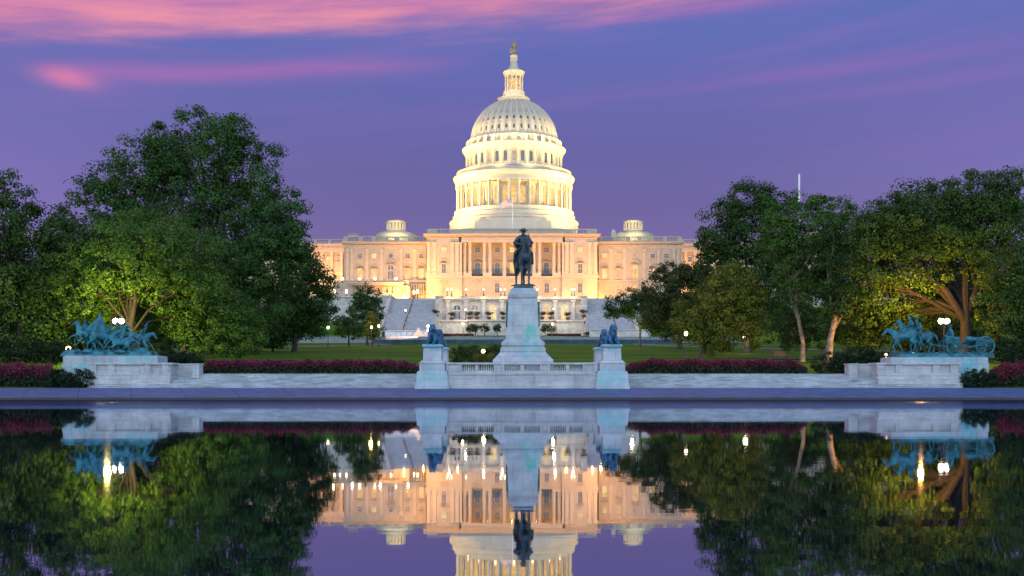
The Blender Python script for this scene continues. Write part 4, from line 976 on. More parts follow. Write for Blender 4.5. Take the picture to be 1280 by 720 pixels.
# ------------------------------------------------------------------ flagpoles
o = thing('flagpole', (X(640.7, 351.5), 351.5, Z(286, 351.5)), 'thin white flagpole on the roof in front of the floodlit dome', 'flagpole')
MB().lathe([(.35, Z(286.2, 351.5)), (.35, Z(285, 351.5)), (.13, Z(284.6, 351.5)), (.08, Z(247, 351.5)), (.18, Z(246.8, 351.5)), (.02, Z(245.6, 351.5))], X(640.7, 351.5), 351.5, 10).build('pole', M['white'], o, smooth=True)
m = MB(); vs = []; fs = []; nx, nz = 24, 12
for i in range(nx + 1):
    for j in range(nz + 1):
        u, v = i / nx, j / nz
        vs.append((X(640.4, 351.5) - u * 3.9, 351.5 + .35 * math.sin(u * 9 + v * 1.2) * u - u * .6, Z(249, 351.5) - v * 2.1 - u * u * 1.3 + .12 * math.sin(u * 7) * u))
fs = [(i * (nz + 1) + j, (i + 1) * (nz + 1) + j, (i + 1) * (nz + 1) + j + 1, i * (nz + 1) + j + 1) for i in range(nx) for j in range(nz)]
fm, ntf, bf, of = new_mat('flag_cloth'); uvn = node(ntf, 'ShaderNodeAttribute'); uvn.attribute_name = 'cloth_uv'
ux, uy, _ = xyz(ntf, uvn.outputs['Vector'])
stripe = (uy * 13.0).f('FLOORED_MODULO', 2.0).f('LESS_THAN', 1.0)
canton = ux.f('LESS_THAN', 0.42) * uy.f('LESS_THAN', 7 / 13)
setc(ntf, bf.inputs['Base Color'], mixc(ntf, canton, mixc(ntf, stripe, (.75, .70, .62), (.66, .40, .34)), (.40, .38, .42))); bf.inputs['Roughness'].default_value = .8
flag = m.add(vs, fs).build('flag', fm, None, smooth=True, off=(X(640.4, 351.5), 351.5, Z(249, 351.5))); flag.location = (X(640.4, 351.5), 351.5, Z(249, 351.5))
at = flag.data.attributes.new('cloth_uv', 'FLOAT_VECTOR', 'POINT'); at.data.foreach_set('vector', np.array([(i / nx, j / nz, 0) for i in range(nx + 1) for j in range(nz + 1)], dtype=np.float32).ravel())
sl_ = flag.modifiers.new('thickness', 'SOLIDIFY'); sl_.thickness = 0.02
tag(flag, 'striped flag with dark canton hanging from the pole before the dome', 'flag')
o = thing('flagpole', (X(999, 378), 385, Z(300, 385)), 'tall bare white flagpole rising behind the high tree crowns', 'flagpole')
MB().lathe([(.5, Z(300, 385)), (.42, Z(299, 385)), (.40, Z(255, 385)), (.32, Z(218.6, 385)), (.45, Z(218.3, 385)), (.03, Z(217, 385))], X(999, 385), 385, 10).build('pole', M['white'], o, smooth=True)
# ================================================================== THE MEMORIAL
mem = thing('stone_platform', (X(657, 90), 90, 0.8), 'broad pale marble platform with long shallow steps rising from the pool edge', 'platform')
zt, z0 = Z(467.3, 91), 0.83
n = 7; rise = (zt - z0) / n; xl, xr = X(116, 88), X(1203, 88)
m = MB()
for i in range(n):
    y = 88.0 + i * .5
    xa, xb = (xl, xr) if i < 2 else (X(118, 88), X(1201, 88))
    m.box(xa + i * .004, xb - i * .004, y, 92.2, z0 + i * rise - (.9 if i == 0 else .1), z0 + (i + 1) * rise - .055); m.box(xa + i * .004 - .03, xb - i * .004 + .03, y - .045, 92.2, z0 + (i + 1) * rise - .055, z0 + (i + 1) * rise)
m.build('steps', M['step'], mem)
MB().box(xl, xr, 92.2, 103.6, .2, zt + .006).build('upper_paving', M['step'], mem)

# --- central podium with balustrade
pod = thing('balustrade_wall', (X(652, 88), 88, 0.8), 'pale marble podium wall with six pierced balustrade panels between the bronze lions', 'balustrade')
DP = 87.2
m = MB(); m.box(X(556, DP), X(746, DP), DP, 88.6, z0 - .3, Z(468, DP)); m.box(X(553, DP), X(749, DP), DP - .25, 88.2, z0 - .3, Z(482, DP)); m.box(X(555, DP), X(747, DP), DP - .06, 88.4, Z(468, DP) - .02, Z(466.6, DP)); m.build('plinth_wall', M['stone'], pod)
DB = 87.5
secs = [(577, 594), (598, 617.6), (629, 650.5), (655, 675), (688, 707), (711.6, 728.6)]
zb0, zb1 = Z(466.6, DB), Z(453.2, DB)
m = MB(); m.box(X(560, DB), X(743, DB), DB - .22, DB + .5, zb1 - .16, zb1); m.box(X(560.5, DB), X(742.5, DB), DB - .1, DB + .4, zb0, zb0 + .2)
edges = [560.5] + [q for s_ in secs for q in s_] + [742.5]
for a, b in zip(edges[0::2], edges[1::2]): m.box(X(a, DB), X(b, DB), DB - .12, DB + .42, zb0 + .2, zb1 - .16)
for q in (576, 619, 629, 676, 686, 729.5): m.box(X(q - 1.2, DB), X(q + 1.2, DB), DB - .2, DB + .45, zb0 + .01, zb1 - .165)
m.build('rail_and_posts', M['stone'], pod)
for a, b in secs:
    m = MB(); x0, x1 = X(a, DB), X(b, DB); c = 7
    for i in range(c):
        xx = x0 + (i + .5) * (x1 - x0) / c; h = zb1 - .16 - zb0 - .2
        m.lathe([(.075, zb0 + .2), (.075, zb0 + .25), (.045, zb0 + .28), (.075, zb0 + .2 + h * .32), (.04, zb0 + .2 + h * .62), (.06, zb0 + .2 + h * .88), (.075, zb1 - .16)], xx, DB + .12, 8)
    m.build('baluster_panel', M['stone'], pod, smooth=True)
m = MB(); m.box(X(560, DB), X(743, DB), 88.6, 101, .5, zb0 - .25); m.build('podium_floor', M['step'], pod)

# --- the tall pedestal
DG = 93.0
ped = thing('statue_pedestal', (X(653.5, DG), DG, 1.9), 'tall tapering marble pedestal with green copper runs carrying the dark horseman', 'pedestal')
gx = X(653.3, DG); u = DG / F * .955; zg = lambda py: Z(py, DG)
MB().tier(gx, DG, [(38 * u, 4.2, .6), (38 * u, 4.2, zg(452.5)), (37.6 * u, 4.1, zg(450.5)), (33 * u, 3.6, zg(446)), (29.5 * u, 3.3, zg(442)), (28.4 * u, 3.2, zg(441))]).build('base_slope', M['pedestal'], ped)
MB().tier(gx, DG, [(28 * u, 3.2, zg(441)), (28.6 * u, 3.25, zg(440)), (28.6 * u, 3.25, zg(436.4)), (27.4 * u, 3.1, zg(435.4)), (26.2 * u, 3.0, zg(434.6)), (27.4 * u, 3.1, zg(433)), (27.6 * u, 3.1, zg(429.5)), (25.2 * u, 2.9, zg(427.6)), (22.8 * u, 2.8, zg(425.6))]).build('base_moulding', M['pedestal'], ped)
MB().tier(gx, DG, [(22 * u, 2.75, zg(425.6)), (21.6 * u, 2.72, zg(416.6)), (20.4 * u, 2.6, zg(415.8))]).build('die_base', M['pedestal'], ped)
MB().tier(gx, DG, [(20.2 * u, 2.55, zg(416)), (18.4 * u, 2.4, zg(378)), (18.4 * u, 2.4, zg(375.4))]).build('die', M['pedestal'], ped)
MB().tier(gx, DG, [(18.2 * u, 2.4, zg(375.4)), (19 * u, 2.5, zg(374.4)), (19.4 * u, 2.55, zg(371.6)), (18.6 * u, 2.5, zg(371.2)), (18.4 * u, 2.5, zg(369.4)), (14.6 * u, 2.2, zg(363.4)), (13.4 * u, 2.1, zg(362.6))]).build('cap', M['pedestal'], ped)
for sx in (-1, 1):
    m = MB(); m.tier(gx + sx * 20.0 * u, DG, [(.12, 1.9, zg(408)), (.10, 1.8, zg(379))]); m.build('relief_panel', mat_plain('green_relief', (.03, .16, .13), .6, var=.5, scale=3), ped)

# --- the horseman
KS = 1.80
hb = (gx + .05, DG, zg(362.6))
eq = thing('equestrian_statue', hb, 'dark bronze horseman in hat and cape on a standing horse atop the tall pedestal', 'statue')
MB().tier(hb[0], DG, [(12.8 * u, 2.0, hb[2]), (12.8 * u, 2.0, zg(359)), (12.2 * u, 1.9, zg(357.6))]).lathe([(.7, zg(357.8)), (.6, zg(356.9)), (.2, zg(356.5))], hb[0] - .35, DG - .6, 12).lathe([(.7, zg(357.8)), (.55, zg(356.7)), (.2, zg(356.2))], hb[0] + .35, DG - .9, 12).build('plinth', M['bronze'], eq)
TG = Matrix.Translation((hb[0], DG + .15, zg(357.7))) @ Matrix.Rotation(math.radians(-80), 4, 'Z') @ Matrix.Scale(KS, 4) @ Matrix.Diagonal((1, 1, 1.10, 1))
TR = Matrix.Translation((hb[0], DG + .15, zg(357.7) + KS * (1.78 - 1.62 * .92))) @ Matrix.Rotation(math.radians(-88), 4, 'Z') @ Matrix.Scale(KS * .92, 4)
horse_ = organic('horse', horse_chains('stand', 0.05), M['bronze'], eq, voxel=.028, xf=TG)
rid = organic('rider', rider_chains('reins'), M['bronze'], eq, voxel=.024, xf=TR)
organic('cape', [[(-.04, .12, 2.2, .12), (-.06, .30, 2.05, .13), (-.10, .36, 1.78, .12)], mirror([(-.04, .12, 2.2, .12), (-.06, .30, 2.05, .13), (-.10, .36, 1.78, .12)]),
    [(-.04, .1, 2.2, .14), (-.04, -.1, 2.2, .14)], [(-.12, 0, 2.2, .16), (-.2, 0, 1.9, .22), (-.35, 0, 1.6, .24)], [(-.2, .22, 1.9, .18), (-.3, .2, 1.66, .16)], [(-.2, -.22, 1.9, .18), (-.3, -.2, 1.66, .16)]], M['bronze'], rid, voxel=.03, xf=TR)
hat('hat', (.09, 0, 2.50), .115, M['bronze'], rid, TR)
organic('saddle', [[(.28, 0, 1.58, .09), (.05, 0, 1.55, .17), (-.3, 0, 1.60, .12)], [(.02, .3, 1.3, .08), (.0, .28, 1.5, .1)], [(.02, -.3, 1.3, .08), (.0, -.28, 1.5, .1)]], M['bronze'], horse_, voxel=.03, xf=TG)

# --- lions on their pedestals
def lion_chains(): 
    C = [[(-.95, 0, .42, .34), (-.4, 0, .50, .36), (.1, 0, .58, .37), (.42, 0, .78, .36)], [(.40, 0, 1.02, .40), (.50, 0, 1.22, .36), (.46, 0, 1.36, .26)], [(.36, .14, .95, .30)], [(.36, -.14, .95, .30)], [(.58, 0, .80, .26)],
         [(.70, 0, 1.27, .22), (.84, 0, 1.20, .15), (.95, 0, 1.16, .105)], [(.92, 0, 1.08, .08)]]
    for s_ in (1, -1):
        C += [[(.45, s_ * .26, .62, .17), (.62, s_ * .28, .22, .13), (1.12, s_ * .28, .12, .115), (1.26, s_ * .28, .11, .125)], [(-.62, s_ * .30, .42, .28), (-.28, s_ * .42, .22, .15), (-.6, s_ * .45, .12, .12), (-.1, s_ * .45, .11, .12)],
              [(.50, s_ * .20, 1.52, .07), (.52, s_ * .21, 1.58, .05)]]
    C.append([(-1.2, .05, .3, .07), (-1.35, .35, .14, .06), (-1.0, .58, .1, .06), (-.7, .62, .1, .09)])
    return C
lion0 = organic('bronze_lion', lion_chains(), M['lionpatina'], None, voxel=.032, off=(0, 0, 0))
LP = 'lion pedestals at the podium corners'; LB = 'bronze lions on the podium corners'
used = 0
for sgn, px, face in ((-1, 541.2, -8), (1, 764.2, 10)):
    for d, nm in ((88.0, 'front'), (96.5, 'rear')):
        xc = X(px, 88); side = 'stair-facing' if sgn < 0 else ''
        near = 'on the side of the cavalry group' if sgn < 0 else 'on the side of the cannon group'
        zz_ = lambda py: Z(py, 88); u8 = 88 / F
        p = thing('lion_pedestal', (xc, d, .8), ('big stepped marble lion pedestal at the pool edge ' if nm == 'front' else 'smaller looking marble lion pedestal behind the first ') + near, 'pedestal', LP)
        if nm == 'front':
            MB().tier(xc, d + .2, [(21 * u8, 1.5, .5), (21 * u8, 1.5, zz_(481.5)), (20 * u8, 1.4, zz_(481.2)), (18.6 * u8, 1.32, zz_(465.5)), (17.6 * u8, 1.3, zz_(464))]).build('footing', M['lionstone_w'], p)
        else:
            MB().box(xc - 16 * u8, xc + 16 * u8, d - 1.2, d + 1.4, .5, zz_(464)).build('footing', M['lionstone_w'], p)
        MB().tier(xc, d + .2, [(15.6 * u8, 1.2, zz_(464)), (15.6 * u8, 1.2, zz_(455)), (16.2 * u8, 1.25, zz_(454.6)), (16.2 * u8, 1.25, zz_(453.6)), (14.8 * u8, 1.15, zz_(453.2)), (13.2 * u8, 1.05, zz_(450.6))]).build('base', M['lionstone_w'], p)
        MB().tier(xc, d + .2, [(11.4 * u8, .95, zz_(450.6)), (11.0 * u8, .92, zz_(434.8))]).build('die', M['lionstone_w'], p)
        MB().tier(xc, d + .2, [(11.2 * u8, .95, zz_(434.8)), (12.4 * u8, 1.05, zz_(433.8)), (12.6 * u8, 1.06, zz_(431.8)), (11.6 * u8, 1.0, zz_(430.6))]).build('cap', M['lionstone_w'], p)
        if used: o = lion0.copy(); COL.objects.link(o)
        else: o = lion0
        used += 1
        o.location = (xc + (.02 if sgn < 0 else .05), d + .25, zz_(430.7)); o.rotation_euler = (0, 0, math.radians(-90 + face)); o.scale = (.88, .88, 1.0)
        tag(o, ('blue green bronze lion resting on the front pedestal ' if nm == 'front' else 'blue bronze lion seen partly behind the front lion ') + near, 'lion statue', LB)
# --- parapets either side
def parapet_wall(px0, px1, qx0, qx1, label, other):
    o = thing('parapet_wall', (X((px0 + px1) / 2, 87.6), 87.6, .8), label, 'wall', 'parapet walls before the bronze groups')
    D = 89.25; a, b = sorted((px0, px1))
    m = MB(); m.box(X(a, D), X(b, D), D, 91.0, Z(467.8, D), Z(455.6, D)); m.box(X(a, D) - .16, X(b, D) + .16, D - .2, 91.1, Z(455.8, D), Z(453.4, D))
    for t in (.03, .26, .72, .94):
        xx = X(a, D) + (X(b, D) - X(a, D)) * t; m.box(xx - .28, xx + .28, D - .12, 90.9, Z(467.8, D) + .001, Z(455.8, D) - .001)
    m.build('upper_wall', M['stone'], o)
    m = MB(); m.box(X(a - 1.2, D), X(b + 1.2, D), D - .34, 91.1, Z(474, D), Z(468.4, D)); m.box(X(a, D) - .1, X(b, D) + .1, D - .22, 91.08, Z(468.4, D), Z(466.6, D)); m.build('base_course', M['stone'], o)
    m = MB(); m.box(X(a - 1.6, D), X(b + 1.8, D), D - .55, 91.1, .6, Z(474, D) - .01)
    m.build('footing', M['stone'], o)
    a, b = sorted((qx0, qx1)); D = 90.3
    m = MB(); m.box(X(a, D) + .03, X(b, D) - .03, D + .5, 91.4, 1.4, Z(456, D)); m.box(X(a, D) + .02, X(b, D) - .02, D + .44, 91.5, Z(456, D), Z(454.6, D))
    e0, e1 = (X(b - 11, D), X(b, D)) if px0 < 640 else (X(a, D), X(a + 11, D))
    m.box(e0, e1, D, 91.45, 1.4, Z(456, D) + .01); m.box(e0 - .05, e1 + .05, D - .06, 91.52, Z(456, D) + .01, Z(454.4, D))
    m.build('low_wing', M['stone'], o)
parapet_wall(114, 213, 214, 249, 'panelled marble parapet wall below the cavalry bronze', 0)
parapet_wall(1097, 1198, 1061, 1096, 'panelled marble parapet wall below the horse team and cannon bronze', 0)
# --- group pedestals
for a, b, zt_, lb in ((77.5, 197.5, 444.5, 'long marble pedestal with turquoise copper runs under the cavalry bronze'), (1113.5, 1236.5, 446.4, 'long marble pedestal with blue green runs under the cannon bronze')):
    o = thing('group_pedestal', (X((a + b) / 2, 92.5), 92.5, .8), lb, 'pedestal', 'pedestals of the bronze groups')
    x0, x1 = X(a, 91.55), X(b, 91.55); D = 91.55
    MB().tier((x0 + x1) / 2, D + 1.4, [((x1 - x0) / 2, 1.4, .5), ((x1 - x0) / 2, 1.4, Z(454, D)), ((x1 - x0) / 2 - .06, 1.34, Z(453.4, D)), ((x1 - x0) / 2 - .06, 1.34, Z(zt_ + 1, D)), ((x1 - x0) / 2 - .2, 1.2, Z(zt_, D))]).build('block', M['groupstone'], o)
# --- the cannon group
DC = 92.8; uc = DC / F; zc = lambda py: Z(py, DC)
ztop = Z(446.4, 91.55)
ag = thing('artillery_statue', (X(1175, DC), DC, ztop), 'turquoise bronze horse team dragging a wheeled limber and cannon beneath the twin lamp', 'statue')
m = MB(); m.tier(X(1175.5, DC), DC, [(61.5 * uc, 1.0, ztop - .04), (61 * uc, .95, zc(443.4)), (59.5 * uc, .85, zc(442))])
rnd = random.Random(3)
for i in range(40): xx = X(rnd.uniform(1117, 1234), DC); m.lathe([(rnd.uniform(.25, .6), zc(443.2)), (rnd.uniform(.1, .3), zc(441.2) + rnd.uniform(-.02, .1)), (.03, zc(440.8))], xx, DC + rnd.uniform(-.7, .6), 8)
m.build('base', M['patina'], ag)
zgr = zc(442.2)
def put(x_px, y, z, rz, sc, tilt=0.0): return Matrix.Translation((X(x_px, DC), y, z)) @ Matrix.Rotation(math.radians(rz), 4, 'Z') @ Matrix.Rotation(math.radians(tilt), 4, 'Y') @ Matrix.Scale(sc, 4)
HS = 1.14
for i, (px, y, dz_, tl_, hd, ps) in enumerate(((1130, DC - .55, .10, 8, .35, 'pull'), (1135, DC + .15, .22, -12, -.15, 'gallop'), (1151, DC - .1, .05, 4, .3, 'pull'))):
    T = put(px, y, zgr + dz_, 180 + (i - 1) * 7, HS, tl_)
    h = organic('horse', horse_chains(ps, hd), M['patina'], ag, voxel=.034, xf=T)
    organic('harness', [[(.62, .26, 1.2, .045), (.66, 0, 1.0, .045), (.62, -.26, 1.2, .045), (.55, 0, 1.60, .045), (.62, .26, 1.2, .045)], [(.5, .36, 1.15, .03), (-.9, .34, 1.1, .03)], [(.5, -.36, 1.15, .03), (-.9, -.34, 1.1, .03)]], M['patina'], h, voxel=.03, smooth=1, xf=T)
    if i != 0:
        r = organic('rider', rider_chains('reins', .25 if i == 1 else .1), M['patina'], ag, voxel=.03, xf=T)
        hat('cap', (.2 if i == 1 else .14, 0, 2.55), .11, M['patina'], r, T)
# limber: pole, axle, chest with three seated gunners, two wheels
m = MB(); zax = zc(433.5); xw = X(1189, DC)
m.tube([(xw, DC, zax), (X(1150, DC), DC, zax + .25)], [.08, .06], 6); m.box(xw - .55, xw + .5, DC - .5, DC + .5, zax + .28, zax + .75); m.box(xw - .6, xw + .55, DC - .54, DC + .54, zax + .75, zax + .82)
m.tube([(xw, DC - .9, zax), (xw, DC + .9, zax)], [.06, .06], 8); m.box(xw - .9, xw - .5, DC - .5, DC + .5, zax - .1, zax - .02); m.build('limber', M['patina'], ag)
for y in (DC - .85, DC + .85): MB().wheel((xw, y, zax), 11.2 * uc, .085, .1, 14).build('wheel', M['patina'], ag)
for i, y in enumerate((DC - .34, DC, DC + .34)):
    T = Matrix.Translation((xw - .05 + .06 * i, y, zax + .72)) @ Matrix.Rotation(math.radians(180 + (i - 1) * 14), 4, 'Z') @ Matrix.Scale(.98, 4)
    r = organic('gunner', [[(0, 0, .12, .16), (.03, 0, .4, .16), (.10, 0, .62, .17)], [(.1, .18, .66, .08), (.1, -.18, .66, .08)], [(.14, 0, .78, .07), (.17, 0, .95, .11)],
        [(.1, .2, .62, .075), (.2, .28, .36, .06), (.42, .18, .26, .05)], [(.1, -.2, .62, .075), (.2, -.28, .36, .06), (.42, -.18, .26, .05)],
        [(0, .1, .1, .12), (.45, .13, .12, .1), (.5, .13, -.3, .06), (.62, .13, -.34, .05)], [(0, -.1, .1, .12), (.45, -.13, .12, .1), (.5, -.13, -.3, .06), (.62, -.13, -.34, .05)]], M['patina'], ag, voxel=.03, xf=T)
    hat('cap', (.17, 0, 1.0), .10, M['patina'], r, T)
# cannon on its carriage
xw2 = X(1226.5, DC); zax2 = zc(432.4)
for y in (DC - .8, DC + .8): MB().wheel((xw2, y, zax2), 11.8 * uc, .09, .1, 14).build('wheel', M['patina'], ag)
m = MB(); m.tube([(xw2, DC - .85, zax2), (xw2, DC + .85, zax2)], [.07, .07], 8); m.prismx([(DC - .25, zax2), (DC + .25, zax2), (DC + .2, zax2 + .3), (DC - .2, zax2 + .3)], xw2 - .35, xw2 + .3)
m.tube([(xw2, DC - .2, zax2 + .05), (X(1205, DC), DC - .05, zax2 - .18), (X(1196, DC), DC, zax2 - .05)], [.12, .1, .07], 6); m.tube([(xw2, DC + .2, zax2 + .05), (X(1205, DC), DC + .05, zax2 - .18), (X(1196, DC), DC, zax2 - .05)], [.12, .1, .07], 6)
m.build('carriage', M['patina'], ag)
m = MB(); pts = [(X(1202.5, DC), DC, zax2 + .34), (X(1203.5, DC), DC, zax2 + .34), (X(1206, DC), DC, zax2 + .36), (X(1207, DC), DC, zax2 + .37), (X(1222, DC), DC, zax2 + .42), (X(1238, DC), DC, zax2 + .36), (X(1240, DC), DC, zax2 + .35)]
m.tube(pts, [.07, .10, .20, .23, .21, .17, .20], 14); m.build('barrel', M['patina'], ag, smooth=True)
organic('baggage', [[(X(1209, DC), DC - .25, zax2 + .55, .26), (X(1217, DC), DC - .2, zax2 + .5, .24)], [(X(1212, DC), DC + .2, zax2 + .62, .22)]], M['patina'], ag, voxel=.05)
# guidon staff held above the team
m = MB(); m.tube([(X(1136, DC), DC, zc(424)), (X(1137, DC), DC, zc(404))], [.035, .025], 6); m.build('guidon_staff', M['patina'], ag)

# --- the cavalry group
ztop = Z(444.5, 91.55)
cg = thing('cavalry_statue', (X(140, DC), DC, ztop), 'turquoise bronze cavalry charge with a furled banner above tumbling horses', 'statue')
m = MB(); m.tier(X(138, DC), DC, [(57 * uc, 1.05, ztop - .04), (56 * uc, 1.0, zc(442.5)), (53 * uc, .9, zc(440))])
for i in range(46): xx = X(rnd.uniform(88, 188), DC); m.lathe([(rnd.uniform(.3, .7), zc(441)), (rnd.uniform(.15, .35), zc(438.6) + rnd.uniform(-.05, .1)), (.03, zc(437.8) + rnd.uniform(0, .15))], xx, DC + rnd.uniform(-.8, .6), 8)
m.build('base', M['patina'], cg)
zgr = zc(440.2)
CV = ((104, DC - .1, .25, -14, -.2, 'gallop', 'reins', 172), (137, DC + .6, .12, 2, .1, 'pull', 'reins', 2), (113, DC + .35, .05, -6, -.1, 'gallop', 'reins', 165), (128, DC - .35, .10, 12, .2, 'pull', 'reins', 14), (146, DC + .30, .12, -10, -.1, 'gallop', 'sword', -4), (170, DC + .1, .0, 12, .5, 'gallop', 'sword', -8), (158, DC - .62, -.42, 6, .7, 'fallen', None, 172))
for px, y, dz_, tl_, hd, ps, arm, rz in CV:
    T = put(px, y, zgr + dz_, rz, 1.02, tl_)
    h = organic('horse', horse_chains(ps, hd), M['patina'], cg, voxel=.036, xf=T)
    if arm:
        T2 = put(px, y, zgr + dz_ - .15, rz, .98, tl_)
        r = organic('rider', rider_chains(arm, .35), M['patina'], cg, voxel=.03, xf=T2); hat('hat', (.36, 0, 2.54), .10, M['patina'], r, T2)
# banner: furled cloth hanging from a staff
xs_ = X(125.5, DC)
m = MB(); m.tube([(X(128, DC), DC - .1, zc(420)), (xs_, DC - .1, zc(388.6))], [.045, .02], 6); m.build('banner_staff', M['patina'], cg)
organic('banner', [[(xs_, DC - .1, zc(392), .06), (X(125, DC), DC - .1, zc(399), .19), (X(124, DC), DC - .05, zc(408), .40), (X(121, DC), DC, zc(416), .46)],
    [(X(124, DC), DC - .1, zc(398), .1), (X(119, DC), DC - .15, zc(405), .22), (X(112, DC), DC - .1, zc(413), .30)], [(X(127, DC), DC - .1, zc(400), .1), (X(130, DC), DC - .1, zc(410), .26), (X(131, DC), DC, zc(418), .3)]], M['patina'], cg, voxel=.05, smooth=2)
organic('fallen_soldier', [[(X(180, DC), DC - .4, zgr + .2, .17), (X(174, DC), DC - .5, zgr + .22, .16)], [(X(184, DC), DC - .35, zgr + .22, .11)], [(X(174, DC), DC - .5, zgr + .2, .12), (X(168, DC), DC - .6, zgr + .35, .09), (X(163, DC), DC - .55, zgr + .1, .07)]], M['patina'], cg, voxel=.04)

# ================================================================== PLANTS
def leaf_mesh(name, cen, nrm_bias, size, tint, mat, parent=None, off=(0, 0, 0), seed=1, aspect=.62):
    """One small bent diamond per leaf spray."""
    rg = np.random.default_rng(seed); n = len(cen)
    nn = rg.normal(size=(n, 3)) * .75 + nrm_bias * 1.3; nn /= np.linalg.norm(nn, axis=1, keepdims=True) + 1e-9
    a = np.cross(nn, rg.normal(size=(n, 3))); a /= np.linalg.norm(a, axis=1, keepdims=True) + 1e-9
    b = np.cross(nn, a)
    sz = (size * rg.uniform(.6, 1.35, n))[:, None]
    V = np.empty((n, 4, 3))
    V[:, 0] = cen + a * sz * .5; V[:, 1] = cen + b * sz * .5 * aspect + nn * sz * .08; V[:, 2] = cen - a * sz * .5; V[:, 3] = cen - b * sz * .5 * aspect + nn * sz * .08
    V = V.reshape(-1, 3) - np.array(off)
    me = bpy.data.meshes.new(name)
    me.vertices.add(4 * n); me.vertices.foreach_set('co', V.astype(np.float32).ravel())
    me.loops.add(4 * n); me.loops.foreach_set('vertex_index', np.arange(4 * n, dtype=np.int32))
    me.polygons.add(n); me.polygons.foreach_set('loop_start', np.arange(0, 4 * n, 4, dtype=np.int32))
    at = me.attributes.new('tint', 'FLOAT', 'FACE'); at.data.foreach_set('value', np.clip(tint, 0, 1).astype(np.float32))
    me.update(calc_edges=True); me.materials.append(mat)
    return link(name, me, parent, off)
def lobe_leaves(lobes, size, cover, rg, clump=.25, zmin=None):
    """Leaf sprays gathered in clumps over and inside each lobe."""
    P, N, T = [], [], []
    for cx_, cy_, cz_, rx, ry, rz in lobes:
        area_ = 4 * PI * ((rx * ry) ** 1.6 / 3 + (rx * rz) ** 1.6 / 3 + (ry * rz) ** 1.6 / 3) ** (1 / 1.6)
        n = int(cover * area_ / (size * size * .31)); rc = clump * (rx * ry * rz) ** (1 / 3); rc = max(rc, size * 1.8)
        nc = max(6, int(area_ / (rc * rc * 2.9)))
        d = rg.normal(size=(nc, 3)); d /= np.linalg.norm(d, axis=1, keepdims=True)
        rad = np.where(rg.random(nc) < .72, rg.uniform(.82, 1.10, nc), rg.uniform(.25, .8, nc))
        cc = d * rad[:, None] * np.array([rx, ry, rz]); ct = rg.random(nc)
        w = rg.uniform(.35, 1.6, nc); w /= w.sum(); idx = rg.choice(nc, n, p=w)
        crr = rc * rg.uniform(.6, 1.5, nc)
        q = rg.normal(size=(n, 3)); ql = np.linalg.norm(q, axis=1, keepdims=True); q *= np.minimum(1.0, 1.75 / ql)
        q = q * np.array([.64, .64, .42]) * crr[idx][:, None]
        p = cc[idx] + q
        P.append(p + np.array([cx_, cy_, cz_])); N.append(d[idx] * .5 + q / (np.linalg.norm(q, axis=1, keepdims=True) + 1e-6) * .9 + np.array([0, 0, .4])); T.append(np.clip(ct[idx] * .75 + rg.normal(size=n) * .09 + .12, 0, 1))
    P, N, T = np.concatenate(P), np.concatenate(N), np.concatenate(T)
    if zmin is not None:
        k = P[:, 2] > zmin; P, N, T = P[k], N[k], T[k]
    return P, N, T
SEED = [10]
def tree(name, label, d, lobes, trunk, mat, bark='bark', size=.34, cover=1.15, depth=.85, group='trees round the lawn', tr=.35, forks=1.0, skirt=.5):
    """lobes and trunk in photo pixels at distance d: lobe (px, py, rx, ry[, dy]); trunk [(px, py), ...] from the ground up."""
    SEED[0] += 1; rg = np.random.default_rng(SEED[0])
    u = d / F; base = (X(trunk[0][0], d), d, gz(d) - .05)
    root = thing(name, base, label, 'tree', group)
    L3 = []
    for lb in lobes:
        px, py, rx, ry = lb[:4]; dy = lb[4] if len(lb) > 4 else float(rg.uniform(-.25, .25)) * (rx + ry) / 2 * u
        L3.append((X(px, d), d + dy, Z(py, d), rx * u, (rx + ry) / 2 * u * depth, ry * u))
    m = MB(); pts = [(X(px, d), d + .0, Z(py, d)) for px, py in trunk]; pts[0] = (pts[0][0], d, base[2])
    rs = [tr * (1.25 if i == 0 else 1.0 - .28 * i / max(1, len(pts) - 1)) for i in range(len(pts))]
    m.tube(pts, rs, 10)
    top = Vector(pts[-1]); low = Vector(pts[-2])
    for i, (cx_, cy_, cz_, rx, ry, rz) in enumerate(L3):
        e = Vector((cx_, cy_, cz_)); f = rg.uniform(.35, 1.0); s0 = low.lerp(top, f); L_ = (e - s0).length
        k1 = s0.lerp(e, .3) + Vector((rg.uniform(-.08, .08) * L_, rg.uniform(-.1, .1) * L_, .10 * L_)); k2 = s0.lerp(e, .65) + Vector((rg.uniform(-.08, .08) * L_, rg.uniform(-.1, .1) * L_, .07 * L_))
        r0 = tr * (.56 if i % 3 == 0 else .34) * forks
        m.tube([s0, k1, k2, e], [r0, r0 * .78, r0 * .5, r0 * .2], 7)
        for k in range(5):
            dd = Vector(rg.normal(size=3)); dd.normalize(); q = e + Vector((dd.x * rx, dd.y * ry, dd.z * rz)) * .85; st = k1.lerp(k2, rg.uniform(.3, 1.0))
            m.tube([st, st.lerp(q, .5) + Vector((rg.uniform(-.3, .3), rg.uniform(-.3, .3), .06 * L_)), q], [r0 * .36, r0 * .2, r0 * .06], 5)
    m.build('trunk', M[bark], root, smooth=True)
    P, N, T = lobe_leaves(L3, size, cover, rg, zmin=gz(d) + skirt)
    leaf_mesh('crown', P, N, size, T, M[mat], root, base, SEED[0])
    return root
